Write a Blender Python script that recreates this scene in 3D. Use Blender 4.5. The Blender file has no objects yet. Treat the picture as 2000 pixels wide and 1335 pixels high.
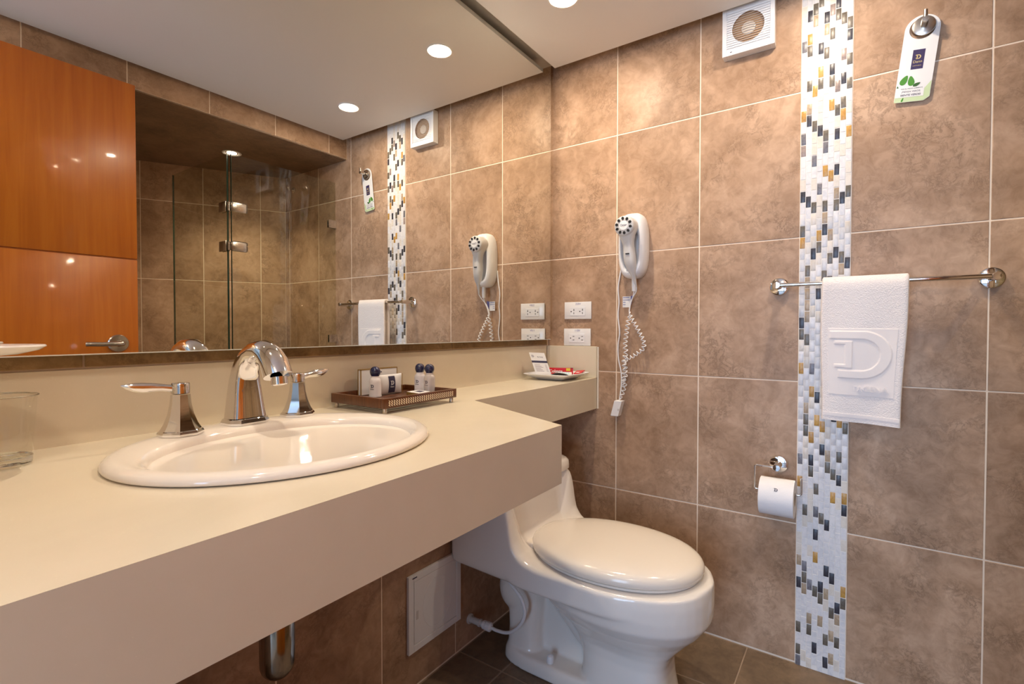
import bpy, bmesh, math, random
from mathutils import Vector, Matrix
random.seed(7)
C = bpy.context.scene.collection
SC = bpy.context.scene
PI = math.pi

# ------------------------------------------------------------------ camera, world, exposure
cam = bpy.data.cameras.new('camera')
cam.sensor_width = 36.0
cam.lens = 978.0529 / 2000 * 36
cam.shift_y = -7.2982 / 2000
cam.clip_start = 0.01
co = bpy.data.objects.new('camera', cam)
C.objects.link(co)
YAW, PITCH, ROLL = 0.6054, -0.0185, 0.0007
_f = Vector((math.cos(YAW) * math.cos(PITCH), math.sin(YAW) * math.cos(PITCH), math.sin(PITCH)))
_r = Vector((math.sin(YAW), -math.cos(YAW), 0))
_u = _r.cross(_f)
_r2 = _r * math.cos(ROLL) + _u * math.sin(ROLL)
_u2 = -_r * math.sin(ROLL) + _u * math.cos(ROLL)
m = Matrix((_r2, _u2, -_f)).transposed().to_4x4()
m.translation = (-1.7789, -1.0175, 1.0448)
co.matrix_world = m
SC.camera = co

w = bpy.data.worlds.new('world')
SC.world = w
w.use_nodes = True
w.node_tree.nodes['Background'].inputs[0].default_value = (0.75, 0.85, 1.0, 1)
w.node_tree.nodes['Background'].inputs[1].default_value = 0.02

SC.view_settings.view_transform = 'Standard'
SC.view_settings.look = 'None'
SC.view_settings.gamma = 1.0
SC.view_settings.use_curve_mapping = False
SC.view_settings.exposure = 0.36

LAMP_COLOR = (1.0, 0.855, 0.685)
LAMP_STRENGTH = 880.0
SPOT_POWER = 16.5
DOME_STRENGTH = 85.0
SHOWER_LAMP = 26.0

def area_light(name, loc, direction, sx, sy, power, color):
    l = bpy.data.lights.new(name, 'AREA')
    l.shape = 'RECTANGLE'
    l.size, l.size_y = sx, sy
    l.energy, l.color = power, color
    o = bpy.data.objects.new(name, l)
    C.objects.link(o)
    o.location = loc
    o.rotation_euler = Vector(direction).to_track_quat('-Z', 'Y').to_euler()
    return o
# daylight of the bedroom window that comes in through the open doorway behind the camera
area_light('bedroom_daylight', (-4.4, -0.80, 1.15), (1, 0.0, -0.05), 1.5, 1.9, 80, (0.44, 0.66, 1.0))

cy = SC.cycles
cy.use_denoising = True
try:
    cy.denoiser = 'OPENIMAGEDENOISE'
    cy.denoising_input_passes = 'RGB_ALBEDO_NORMAL'
except Exception:
    pass
cy.max_bounces = 10
cy.diffuse_bounces = 5
cy.glossy_bounces = 8
cy.transmission_bounces = 8
cy.transparent_max_bounces = 12
cy.caustics_reflective = True
cy.caustics_refractive = True
cy.blur_glossy = 0.6
cy.sample_clamp_indirect = 60.0
cy.use_guiding = True
cy.use_surface_guiding = True
cy.use_volume_guiding = False
cy.surface_guiding_probability = 0.5

# ------------------------------------------------------------------ materials
def mat(name, color=(0.8, 0.8, 0.8), rough=0.5, metal=0.0, spec=0.5, coat=0.0, emit=None, estr=0.0, trans=0.0, ior=1.45, sheen=0.0):
    M = bpy.data.materials.new(name)
    M.use_nodes = True
    b = M.node_tree.nodes['Principled BSDF']
    b.inputs['Base Color'].default_value = (*color, 1)
    b.inputs['Roughness'].default_value = rough
    b.inputs['Metallic'].default_value = metal
    b.inputs['Specular IOR Level'].default_value = spec
    b.inputs['Coat Weight'].default_value = coat
    b.inputs['Coat Roughness'].default_value = 0.05
    b.inputs['Transmission Weight'].default_value = trans
    b.inputs['IOR'].default_value = ior
    b.inputs['Sheen Weight'].default_value = sheen
    if emit:
        b.inputs['Emission Color'].default_value = (*emit, 1)
        b.inputs['Emission Strength'].default_value = estr
    return M

class NT:
    def __init__(s, M):
        s.t = M.node_tree
        s.b = s.t.nodes.get('Principled BSDF')
    def n(s, typ, **kw):
        q = s.t.nodes.new(typ)
        for k, v in kw.items():
            if k in q.inputs:
                q.inputs[k].default_value = v
            else:
                setattr(q, k, v)
        return q
    def l(s, a, b):
        s.t.links.new(a, b)
    def ramp(s, fac, stops):
        q = s.t.nodes.new('ShaderNodeValToRGB')
        e = q.color_ramp.elements
        while len(e) < len(stops):
            e.new(0.5)
        for i, (p, c) in enumerate(stops):
            e[i].position = p
            e[i].color = (*c, 1)
        s.l(fac, q.inputs[0])
        return q.outputs[0]
    def mix(s, fac, a, b, mode='MIX'):
        q = s.t.nodes.new('ShaderNodeMix')
        q.data_type = 'RGBA'
        q.blend_type = mode
        for src, i in ((fac, 0), (a, 6), (b, 7)):
            if isinstance(src, (int, float)):
                q.inputs[i].default_value = src
            elif isinstance(src, tuple):
                q.inputs[i].default_value = (*src, 1)
            else:
                s.l(src, q.inputs[i])
        return q.outputs[2]
    def coords(s, random_offset=True):
        g = s.n('ShaderNodeNewGeometry').outputs['Position']
        if not random_offset:
            return g
        o = s.n('ShaderNodeObjectInfo').outputs['Random']
        mul = s.n('ShaderNodeVectorMath', operation='MULTIPLY')
        comb = s.n('ShaderNodeCombineXYZ')
        for i in range(3):
            s.l(o, comb.inputs[i])
        s.l(comb.outputs[0], mul.inputs[0])
        mul.inputs[1].default_value = (37.1, 91.7, 53.3)
        add = s.n('ShaderNodeVectorMath', operation='ADD')
        s.l(g, add.inputs[0])
        s.l(mul.outputs[0], add.inputs[1])
        return add.outputs[0]
    def noise(s, vec, scale, detail=4.0, rough=0.55, dist=0.0):
        q = s.n('ShaderNodeTexNoise', Scale=scale, Detail=detail, Roughness=rough, Distortion=dist)
        s.l(vec, q.inputs['Vector'])
        return q.outputs[0]
    def bump(s, h, strength, dist=0.002):
        q = s.n('ShaderNodeBump', Strength=strength, Distance=dist)
        s.l(h, q.inputs['Height'])
        s.l(q.outputs[0], s.b.inputs['Normal'])

def tile_mat(name, light, midc, dark, vein, rough=0.3, scale=1.0):
    M = mat(name, midc, rough, spec=0.22)
    t = NT(M)
    v = t.coords()
    big = t.noise(v, 4.5 * scale, 5, 0.6, 0.6)
    base = t.ramp(big, [(0.34, dark), (0.5, midc), (0.62, light)])
    fine = t.noise(v, 26 * scale, 6, 0.65, 0.8)
    base = t.mix(0.35, base, t.ramp(fine, [(0.35, dark), (0.62, light)]))
    # fine dark crackle gathered in clouds, and pale cloudy patches
    vn = t.noise(v, 30 * scale, 10, 0.72, 0.5)
    sub = t.n('ShaderNodeMath', operation='SUBTRACT')
    t.l(vn, sub.inputs[0]); sub.inputs[1].default_value = 0.5
    ab = t.n('ShaderNodeMath', operation='ABSOLUTE')
    t.l(sub.outputs[0], ab.inputs[0])
    line = t.ramp(ab.outputs[0], [(0.0, (1, 1, 1)), (0.05, (0, 0, 0))])
    cl = t.noise(v, 7 * scale, 4, 0.62, 0.5)
    cloud = t.ramp(cl, [(0.45, (0, 0, 0)), (0.66, (1, 1, 1))])
    f = t.mix(1.0, line, cloud, 'MULTIPLY')
    smudge = t.ramp(t.noise(v, 11 * scale, 6, 0.7, 0.6), [(0.5, (0, 0, 0)), (0.72, (0.5, 0.5, 0.5))])
    base = t.mix(t.mix(1.0, smudge, cloud, 'MULTIPLY'), base, dark)
    f2 = t.mix(1.0, f, (0.55, 0.55, 0.55), 'MULTIPLY')
    col = t.mix(f2, base, vein)
    t.l(col, t.b.inputs['Base Color'])
    t.bump(fine, 0.05, 0.001)
    return M

M_TILE = tile_mat('wall_tile', (0.56, 0.375, 0.252), (0.43, 0.27, 0.168), (0.29, 0.174, 0.103), (0.135, 0.08, 0.048), 0.42)
M_TILE_D = tile_mat('floor_tile', (0.26, 0.18, 0.115), (0.20, 0.137, 0.088), (0.135, 0.092, 0.06), (0.08, 0.055, 0.038), 0.35)
M_TILE_T = tile_mat('trim_tile', (0.36, 0.23, 0.105), (0.27, 0.165, 0.07), (0.17, 0.10, 0.042), (0.10, 0.055, 0.025), 0.4, 2)
M_GROUT = mat('grout', (0.86, 0.71, 0.56), 0.8)
M_GROUT_D = mat('floor_grout', (0.36, 0.26, 0.18), 0.8)
M_GROUT_W = mat('mosaic_grout', (0.80, 0.75, 0.70), 0.8)
M_PAINT = mat('ceiling_paint', (0.76, 0.74, 0.72), 0.55)
M_PAINT_D = mat('slab_paint', (0.72, 0.68, 0.64), 0.7)
M_PLASTER = mat('plaster', (0.62, 0.56, 0.48), 0.8)
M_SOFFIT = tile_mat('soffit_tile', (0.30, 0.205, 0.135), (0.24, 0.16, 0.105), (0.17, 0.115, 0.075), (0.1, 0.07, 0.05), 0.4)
M_MIRROR = mat('mirror_silver', (0.82, 0.81, 0.75), 0.0, 1.0)
M_MIRROR_EDGE = mat('mirror_polished_edge', (0.75, 0.8, 0.74), 0.15, 0.3)
M_CHROME = mat('chrome', (0.82, 0.81, 0.80), 0.06, 1.0)
M_STEEL = mat('brushed_steel', (0.56, 0.52, 0.47), 0.24, 1.0)
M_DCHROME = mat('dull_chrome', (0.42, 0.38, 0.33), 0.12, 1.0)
M_WHITE = mat('white_plastic', (0.82, 0.81, 0.81), 0.32)
M_WHITE_G = mat('white_gloss', (0.84, 0.82, 0.80), 0.12)
M_GREYW = mat('grey_plastic', (0.62, 0.60, 0.58), 0.35)
M_PORC = mat('porcelain', (0.83, 0.76, 0.67), 0.07, spec=0.6)
M_TOILET = mat('toilet_porcelain', (0.80, 0.745, 0.68), 0.09, spec=0.55)
M_BLACK = mat('black_plastic', (0.015, 0.013, 0.012), 0.4)
M_DARK = mat('dark_void', (0.02, 0.018, 0.015), 0.8)
M_INK = mat('dark_ink', (0.03, 0.025, 0.06), 0.6)
M_INK_B = mat('blue_ink', (0.12, 0.12, 0.35), 0.6)
M_PURPLE = mat('purple_print', (0.035, 0.022, 0.085), 0.5)
M_GOLDINK = mat('gold_ink', (0.62, 0.5, 0.22), 0.5)
M_PAPER = mat('white_paper', (0.74, 0.72, 0.70), 0.6)
M_NAVY = mat('navy_cap', (0.012, 0.016, 0.06), 0.12, coat=0.6)
M_BOTTLE = mat('milky_bottle', (0.84, 0.79, 0.77), 0.3, trans=0.15)
M_BOTTLE_C = mat('clear_bottle', (0.80, 0.73, 0.68), 0.22, trans=0.45)
M_GOLD = mat('gold_edge', (0.34, 0.20, 0.045), 0.4, 0.4)
M_RED = mat('red_card', (0.62, 0.012, 0.02), 0.35)
M_YELLOW = mat('yellow_print', (0.75, 0.6, 0.03), 0.4)
M_BLUE = mat('blue_print', (0.04, 0.16, 0.55), 0.35)
M_LBLUE = mat('pale_blue_plastic', (0.45, 0.68, 0.78), 0.2)
M_GREEN = mat('leaf_green_print', (0.06, 0.24, 0.02), 0.5)
M_LGREEN = mat('pale_green_print', (0.52, 0.62, 0.36), 0.5)
M_DGREEN = mat('dark_green_print', (0.03, 0.10, 0.02), 0.5)
M_BULB = mat('lamp_bulb', (1, 0.95, 0.85), 0.4, emit=LAMP_COLOR, estr=LAMP_STRENGTH)
M_BULB3 = mat('soft_bulb', (1, 0.95, 0.85), 0.4, emit=LAMP_COLOR, estr=LAMP_STRENGTH * 0.6)
M_BULB2 = mat('shower_bulb', (1, 0.95, 0.85), 0.4, emit=LAMP_COLOR, estr=12.0)
M_PIPE = M_CHROME

def counter_mat():
    M = mat('cream_counter', (0.72, 0.61, 0.42), 0.22)
    t = NT(M)
    v = t.coords(False)
    n = t.noise(v, 5, 4, 0.6, 0.3)
    col = t.ramp(n, [(0.3, (0.69, 0.605, 0.455)), (0.7, (0.74, 0.655, 0.50))])
    sp = t.noise(v, 420, 2, 0.5)
    col2 = t.mix(t.ramp(sp, [(0.70, (0, 0, 0)), (0.76, (0.35, 0.35, 0.35))]), col, (0.88, 0.8, 0.62))
    t.l(col2, t.b.inputs['Base Color'])
    return M
M_COUNTER = counter_mat()

def wood_mat(name, a, b, c, rough, scale=1.0, coat=0.3):
    M = mat(name, a, rough, coat=coat)
    t = NT(M)
    v = t.coords(False)
    mp = t.n('ShaderNodeMapping')
    mp.inputs['Scale'].default_value = (26 * scale, 26 * scale, 1.3 * scale)
    t.l(v, mp.inputs['Vector'])
    n = t.noise(mp.outputs[0], 1.6, 5, 0.6, 0.6)
    big = t.noise(v, 2.2 * scale, 2, 0.5, 0.3)
    col = t.ramp(n, [(0.3, b), (0.5, a), (0.72, c)])
    col = t.mix(0.3, col, t.ramp(big, [(0.35, b), (0.65, c)]))
    t.l(col, t.b.inputs['Base Color'])
    return M
M_DOOR = wood_mat('cherry_wood', (0.52, 0.145, 0.010), (0.43, 0.105, 0.007), (0.60, 0.19, 0.016), 0.3)
M_TRAYWOOD = wood_mat('mahogany', (0.095, 0.028, 0.008), (0.055, 0.014, 0.005), (0.14, 0.045, 0.012), 0.28, 6)

def cloth_mat():
    M = mat('terry_cloth', (0.85, 0.76, 0.705), 0.95, spec=0.1, sheen=0.2)
    t = NT(M)
    v = t.coords(False)
    q = t.n('ShaderNodeTexVoronoi', Scale=330.0)
    t.l(v, q.inputs['Vector'])
    n = t.noise(v, 160, 3, 0.6)
    add = t.n('ShaderNodeMath', operation='ADD')
    t.l(q.outputs[0], add.inputs[0]); t.l(n, add.inputs[1])
    t.bump(add.outputs[0], 0.5, 0.0016)
    return M
M_TERRY = cloth_mat()
M_TERRY_FLAT = mat('flat_weave_cloth', (0.85, 0.76, 0.705), 0.9, spec=0.1, sheen=0.15)

def paper_roll_mat():
    M = mat('tissue_paper', (0.84, 0.81, 0.80), 0.9, spec=0.1)
    t = NT(M)
    v = t.coords(False)
    t.bump(t.noise(v, 240, 3, 0.6), 0.35, 0.001)
    return M
M_TISSUE = paper_roll_mat()

def glass_mat(name, tint, refl=1.0):
    # clear sheet glass: Fresnel mix of a mirror coat over tinted transparency
    M = bpy.data.materials.new(name)
    M.use_nodes = True
    nt = M.node_tree
    nt.nodes.remove(nt.nodes['Principled BSDF'])
    out = nt.nodes['Material Output']
    fr = nt.nodes.new('ShaderNodeFresnel'); fr.inputs['IOR'].default_value = 1.5
    tr = nt.nodes.new('ShaderNodeBsdfTransparent'); tr.inputs[0].default_value = (*tint, 1)
    gl = nt.nodes.new('ShaderNodeBsdfGlossy'); gl.inputs['Roughness'].default_value = 0.0
    gl.inputs[0].default_value = (refl, refl, refl, 1)
    mx = nt.nodes.new('ShaderNodeMixShader')
    ge = nt.nodes.new('ShaderNodeNewGeometry')
    inv = nt.nodes.new('ShaderNodeMath'); inv.operation = 'SUBTRACT'; inv.inputs[0].default_value = 1.0
    mu = nt.nodes.new('ShaderNodeMath'); mu.operation = 'MULTIPLY'
    nt.links.new(ge.outputs['Backfacing'], inv.inputs[1])
    nt.links.new(inv.outputs[0], mu.inputs[0]); nt.links.new(fr.outputs[0], mu.inputs[1])
    nt.links.new(mu.outputs[0], mx.inputs[0]); nt.links.new(tr.outputs[0], mx.inputs[1])
    nt.links.new(gl.outputs[0], mx.inputs[2]); nt.links.new(mx.outputs[0], out.inputs[0])
    return M
M_GLASS = glass_mat('shower_glass', (0.92, 0.935, 0.89))
M_GLASS_EDGE = mat('glass_edge', (0.02, 0.05, 0.035), 0.1)
M_TUMBLER = mat('tumbler_glass', (0.96, 0.98, 0.94), 0.0, trans=1.0, ior=1.5)
M_LENS = mat('drain_chrome', (0.6, 0.57, 0.52), 0.15, 1.0)

def marble(name, c1, c2, rough=0.35, sc=40):
    M = mat(name, c1, rough)
    t = NT(M)
    v = t.coords()
    n = t.noise(v, sc, 5, 0.65, 1.5)
    o = t.n('ShaderNodeObjectInfo').outputs['Random']
    col = t.ramp(n, [(0.36, c2), (0.56, c1)])
    hs = t.n('ShaderNodeHueSaturation')
    mr = t.n('ShaderNodeMapRange')
    t.l(o, mr.inputs[0]); mr.inputs[3].default_value = 0.86; mr.inputs[4].default_value = 1.1
    t.l(mr.outputs[0], hs.inputs['Value'])
    t.l(col, hs.inputs['Color'])
    t.l(hs.outputs[0], t.b.inputs['Base Color'])
    t.bump(n, 0.15, 0.001)
    return M
MOS = {
    'W': marble('white_marble', (0.74, 0.705, 0.69), (0.63, 0.61, 0.615)),
    'I': marble('ivory_marble', (0.73, 0.65, 0.56), (0.66, 0.58, 0.49)),
    'K': marble('black_slate', (0.055, 0.05, 0.062), (0.03, 0.028, 0.035), sc=70),
    'G': marble('brown_slate', (0.165, 0.135, 0.10), (0.11, 0.09, 0.07), sc=70),
    'O': marble('ochre_stone', (0.55, 0.31, 0.075), (0.43, 0.21, 0.045), sc=60),
    'T': marble('tan_stone', (0.45, 0.335, 0.22), (0.34, 0.24, 0.155), sc=60),
    'P': marble('pink_grey_stone', (0.33, 0.25, 0.215), (0.24, 0.18, 0.16), sc=60),
    'S': marble('grey_slate', (0.20, 0.185, 0.20), (0.13, 0.12, 0.13), sc=70),
}

# ------------------------------------------------------------------ mesh helpers
class B:
    def __init__(s):
        s.bm = bmesh.new()
    def box(s, x0, x1, y0, y1, z0, z1, bev=0.0, seg=2, M=None):
        vs = [s.bm.verts.new(p) for p in ((x0, y0, z0), (x1, y0, z0), (x1, y1, z0), (x0, y1, z0),
                                          (x0, y0, z1), (x1, y0, z1), (x1, y1, z1), (x0, y1, z1))]
        fs = [s.bm.faces.new([vs[i] for i in q]) for q in ((0, 3, 2, 1), (4, 5, 6, 7), (0, 1, 5, 4), (1, 2, 6, 5), (2, 3, 7, 6), (3, 0, 4, 7))]
        if M is not None:
            for v in vs:
                v.co = M @ v.co
        if bev > 0:
            ed = list({e for f in fs for e in f.edges})
            bmesh.ops.bevel(s.bm, geom=ed, offset=bev, segments=seg, affect='EDGES', profile=0.5)
        return s
    def loft(s, rings, cap0=True, cap1=True, closed=True):
        R = [[s.bm.verts.new(p) for p in r] for r in rings]
        n = len(R[0])
        for a, b in zip(R, R[1:]):
            for i in range(n if closed else n - 1):
                j = (i + 1) % n
                s.bm.faces.new((a[i], a[j], b[j], b[i]))
        if cap0:
            s.bm.faces.new(list(reversed(R[0])))
        if cap1:
            s.bm.faces.new(R[-1])
        return s
    def tube(s, path, r, n=10, closed=False):
        P = [Vector(p) for p in path]
        m = len(P)
        rr = r if isinstance(r, (list, tuple)) else [r] * m
        T = []
        for i in range(m):
            a = P[i - 1] if (i > 0 or closed) else P[i]
            b = P[(i + 1) % m] if (i < m - 1 or closed) else P[i]
            T.append((b - a).normalized())
        N = T[0].orthogonal().normalized()
        rings = []
        for i in range(m):
            if i:
                N = (N - T[i] * N.dot(T[i]))
                N = N.normalized() if N.length > 1e-6 else T[i].orthogonal().normalized()
            Bn = T[i].cross(N)
            rings.append([P[i] + (N * math.cos(2 * PI * k / n) + Bn * math.sin(2 * PI * k / n)) * rr[i] for k in range(n)])
        if closed:
            rings.append(rings[0])
            s.loft(rings, False, False)
            bmesh.ops.remove_doubles(s.bm, verts=s.bm.verts[:], dist=1e-6)
        else:
            s.loft(rings)
        return s
    def lathe(s, c, axis, prof, n=32, cap0=True, cap1=True):
        ax = Vector(axis).normalized()
        u = ax.orthogonal().normalized()
        v = ax.cross(u)
        c = Vector(c)
        rings = [[c + ax * h + (u * math.cos(2 * PI * k / n) + v * math.sin(2 * PI * k / n)) * max(r, 1e-5) for k in range(n)] for r, h in prof]
        return s.loft(rings, cap0, cap1)
    def prism(s, pts, vec):
        a = [s.bm.verts.new(p) for p in pts]
        vv = Vector(vec)
        b = [s.bm.verts.new(Vector(p) + vv) for p in pts]
        n = len(a)
        s.bm.faces.new(list(reversed(a)))
        s.bm.faces.new(b)
        for i in range(n):
            s.bm.faces.new((a[i], a[(i + 1) % n], b[(i + 1) % n], b[i]))
        return s
    def sphere(s, c, r, sx=1, sy=1, sz=1, u=20, v=12):
        rings = []
        for i in range(v + 1):
            t = -PI / 2 + PI * i / v
            rr = max(math.cos(t), 1e-4) * r
            rings.append([(c[0] + rr * math.cos(2 * PI * k / u) * sx, c[1] + rr * math.sin(2 * PI * k / u) * sy, c[2] + math.sin(t) * r * sz) for k in range(u)])
        return s.loft(rings)
    def mesh(s, name, smooth=True, angle=35, origin=(0, 0, 0), fix=True):
        if fix:
            bmesh.ops.recalc_face_normals(s.bm, faces=s.bm.faces[:])
        me = bpy.data.meshes.new(name)
        if any(origin):
            o = Vector(origin)
            for v in s.bm.verts:
                v.co -= o
        s.bm.to_mesh(me)
        s.bm.free()
        if smooth:
            me.polygons.foreach_set('use_smooth', [True] * len(me.polygons))
            me.set_sharp_from_angle(angle=math.radians(angle))
        return me

def wloc(o):
    p = Vector((0, 0, 0))
    while o is not None:
        p += o.location
        o = o.parent
    return p

def obj(name, b, M, parent=None, smooth=True, angle=35, origin=None):
    if parent is not None:
        org = wloc(parent)
        me = b.mesh(name, smooth, angle, org)
        o = bpy.data.objects.new(name, me)
        o.parent = parent
    else:
        org = Vector(origin) if origin else Vector((0, 0, 0))
        me = b.mesh(name, smooth, angle, org)
        o = bpy.data.objects.new(name, me)
        o.location = org
    if M:
        me.materials.append(M)
    C.objects.link(o)
    return o

def tag(o, label, cat, group=None):
    o['label'] = label
    o['category'] = cat
    if group:
        o['group'] = group
    return o

def thing(name, label, cat, loc=(0, 0, 0), group=None):
    o = bpy.data.objects.new(name, None)
    o.empty_display_size = 0.02
    C.objects.link(o)
    o.location = loc
    return tag(o, label, cat, group)

def struct(name, b, M, parent=None, smooth=False):
    o = obj(name, b, M, parent, smooth)
    o['kind'] = 'structure'
    return o

def copy_tree(o, parent=None):
    c = o.copy()
    C.objects.link(c)
    c.parent = parent
    for ch in list(o.children):
        copy_tree(ch, c)
    return c

def text_mesh(name, s, size, M, parent, org, right, up, depth=0.0004, bold=0.0, align='CENTER'):
    cu = bpy.data.curves.new('text_source', 'FONT')
    cu.body = s
    cu.size = size
    cu.align_x = align
    cu.align_y = 'CENTER'
    cu.offset = bold
    cu.extrude = depth / 2
    cu.resolution_u = 3
    t = bpy.data.objects.new('text_source', cu)
    C.objects.link(t)
    dg = bpy.context.evaluated_depsgraph_get()
    me = bpy.data.meshes.new_from_object(t.evaluated_get(dg))
    C.objects.unlink(t)
    bpy.data.objects.remove(t)
    r, u = Vector(right).normalized(), Vector(up).normalized()
    n = r.cross(u)
    o0 = Vector(org) - wloc(parent)
    for v in me.vertices:
        v.co = o0 + r * v.co.x + u * v.co.y + n * v.co.z
    me.name = name
    me.materials.clear()
    me.materials.append(M)
    o = bpy.data.objects.new(name, me)
    o.parent = parent
    C.objects.link(o)
    return o

def logo_d(b, org, right, up, h, depth):
    """the D mark: a round bowl whose top and bottom bars run out to the left, with an I-shaped stem inside"""
    r, u = Vector(right).normalized(), Vector(up).normalized()
    n = r.cross(u)
    o = Vector(org)
    t = 0.17
    outer, inner = [], []
    K = 14
    for i in range(K + 1):
        a = PI / 2 - PI * i / K
        outer.append((0.52 + 0.5 * math.cos(a), 0.5 + 0.5 * math.sin(a)))
        inner.append((0.50 + (0.5 - t) * math.cos(a) * 0.95, 0.5 + (0.5 - t * 0.85) * math.sin(a)))
    outer = [(-0.02, 1.0)] + outer + [(0.10, 0.0)]
    inner = [(-0.02, 1.0 - t * 0.85)] + inner + [(0.10, t * 0.85)]
    f = lambda p: o + r * (p[0] - 0.5) * h + u * (p[1] - 0.5) * h
    for i in range(len(outer) - 1):
        b.prism([f(outer[i]), f(outer[i + 1]), f(inner[i + 1]), f(inner[i])], n * depth)
    for x0, x1, y0, y1 in ((0.22, 0.42, 0.22, 0.78), (0.04, 0.42, 0.22, 0.30), (0.10, 0.42, 0.70, 0.78)):
        b.prism([f((x0, y0)), f((x1, y0)), f((x1, y1)), f((x0, y1))], n * depth)
    return b

def rring(cx, cy, z, hx, hy, n=2.0, N=48):
    out = []
    for k in range(N):
        a = 2 * PI * k / N
        c, s = math.cos(a), math.sin(a)
        out.append((cx + hx * math.copysign(abs(c) ** (2 / n), c), cy + hy * math.copysign(abs(s) ** (2 / n), s), z))
    return out

# ------------------------------------------------------------------ tiles
_tile_cache = {}
def tile_mesh(w, h, t, M, bev=0.0012):
    key = (round(w, 4), round(h, 4), round(t, 4), M.name)
    if key not in _tile_cache:
        b = B().box(-w / 2, w / 2, -h / 2, h / 2, -t, 0, bev, 1)
        me = b.mesh('tile', False)
        me.materials.append(M)
        _tile_cache[key] = me
    return _tile_cache[key]

def lay(parent, rects, O, a, bvec, M, gap=0.0036, t=0.008, name='tile'):
    """lay tiles in the plane O + u*a + v*b, facing a x b"""
    a, bv = Vector(a).normalized(), Vector(bvec).normalized()
    n = a.cross(bv)
    for (u0, v0, u1, v1) in rects:
        wd, ht = u1 - u0 - gap, v1 - v0 - gap
        if wd < 0.004 or ht < 0.004:
            continue
        o = bpy.data.objects.new(name, tile_mesh(wd, ht, t, M))
        c = Vector(O) + a * (u0 + u1) / 2 + bv * (v0 + v1) / 2 + n * random.uniform(-0.0002, 0.0003)
        mm = Matrix((a, bv, n)).transposed().to_4x4()
        mm.translation = c - wloc(parent)
        o.parent = parent
        o.matrix_local = mm
        C.objects.link(o)

def grid(us, vs):
    return [(u0, v0, u1, v1) for u0, u1 in zip(us, us[1:]) for v0, v1 in zip(vs, vs[1:])]

ZT = 2.14                       # top of the walls, above the hanging ceiling
ROWS = [0.004, 0.4388, 0.8827, 1.3266, 1.7705, ZT]
YN = 0.035                      # tiled face of the mirror wall
YH = -1.3286                    # face of the tiled header over the shower
ZH = 1.985
ZC = 2.066

wall_east = struct('wall_east', B().box(0.0012, 0.12, -2.9, 0.16, 0, ZT + 0.05), M_GROUT)
lay(wall_east, grid([-0.035, 0.2655, 0.5655, 0.8655], ROWS) + grid([0.9949, 1.2949, 1.5949, 1.8949, 2.1949], ROWS),
    (0, 0, 0), (0, -1, 0), (0, 0, 1), M_TILE)

wall_north = struct('wall_north', B().box(-2.25, 0.0012, YN + 0.0012, 0.16, 0, ZT + 0.05), M_GROUT)
xs_n = [-2.115, -2.075, -1.775, -1.475, -1.175, -0.8755, -0.5750, -0.2745, -0.003]
lay(wall_north, grid(xs_n, [0.004, 0.4388, 0.8827]), (0, YN, 0), (1, 0, 0), (0, 0, 1), M_TILE)

XW = -2.12
wall_west = struct('wall_west', B().box(XW - 0.13, XW, -0.53, 0.16, 0, ZT + 0.05)
                   .box(XW - 0.13, XW, -1.45, -1.30, 0, ZT + 0.05).box(XW - 0.13, XW, -1.30, -0.53, 2.0, ZT + 0.05), M_PLASTER)

# header over the shower (tiled face) and the wall the open door rests against
wall_south = struct('wall_south', B().box(-2.12, 0.0012, -2.95, YH - 0.0012, ZH + 0.0012, ZT + 0.05)
                    .box(-2.12, -1.17, -2.95, YH - 0.0012, 0, ZH + 0.0012), M_GROUT)
lay(wall_south, grid([-0.0005, 0.1133, 0.4138, 0.7150, 1.0160, 1.3160, 1.6160, 1.9160, 2.115], [ZH, ZT]),
    (0, YH, 0), (-1, 0, 0), (0, 0, 1), M_TILE)
soff = struct('trim_1', B().box(-1.17, 0.0, -2.9, YH - 0.0065, ZH - 0.0035, ZH + 0.0015), M_SOFFIT)

# shower back wall, at a slant
p0, p1 = Vector((0.0, -1.935, 0)), Vector((-1.17, -2.565, 0))
dv = (p1 - p0).normalized()
nn = dv.cross(Vector((0, 0, 1)))
q0, q1 = p0 - nn * 0.0012, p1 - nn * 0.0012
wall_shower = struct('wall_shower', B().prism([q0, q1, q1 - nn * 0.12, q0 - nn * 0.12], (0, 0, ZH)), M_GROUT)
L = (p1 - p0).length
lay(wall_shower, grid([0.0, 0.14, 0.44, 0.74, 1.04, L], ROWS[:-1] + [ZH]), p0, dv, (0, 0, 1), M_TILE)
floor = struct('floor', B().box(-2.25, 0.12, -2.95, 0.16, -0.12, -0.0012), M_GROUT_D)
xs = [-1.757 + 0.3 * k for k in range(6)] + [-0.257 + 0.3 * 0]
xs = [-2.115, -2.057, -1.757, -1.457, -1.157, -0.857, -0.5555, -0.2573, -0.001]
ys = [-2.8, -2.515, -2.217, -1.92, -1.6225, -1.325, -1.0275, -0.728, -0.4305, -0.133, 0.034]
lay(floor, [r for r in grid(xs, ys)], (0, 0, 0), (1, 0, 0), (0, 1, 0), M_TILE_D, gap=0.004)

# hanging ceiling panel with a shadow gap all round, slab above
ceiling = struct('ceiling', B().box(-2.08, -0.054, -1.29, -0.027, ZC, ZC + 0.014), M_PAINT)
struct('ceiling_upper', B().box(-2.12, 0.0, -1.33, 0.03, 2.112, 2.135).box(-2.25, 0.12, -2.95, 0.16, ZT + 0.05, ZT + 0.15), M_PAINT_D)

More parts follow.
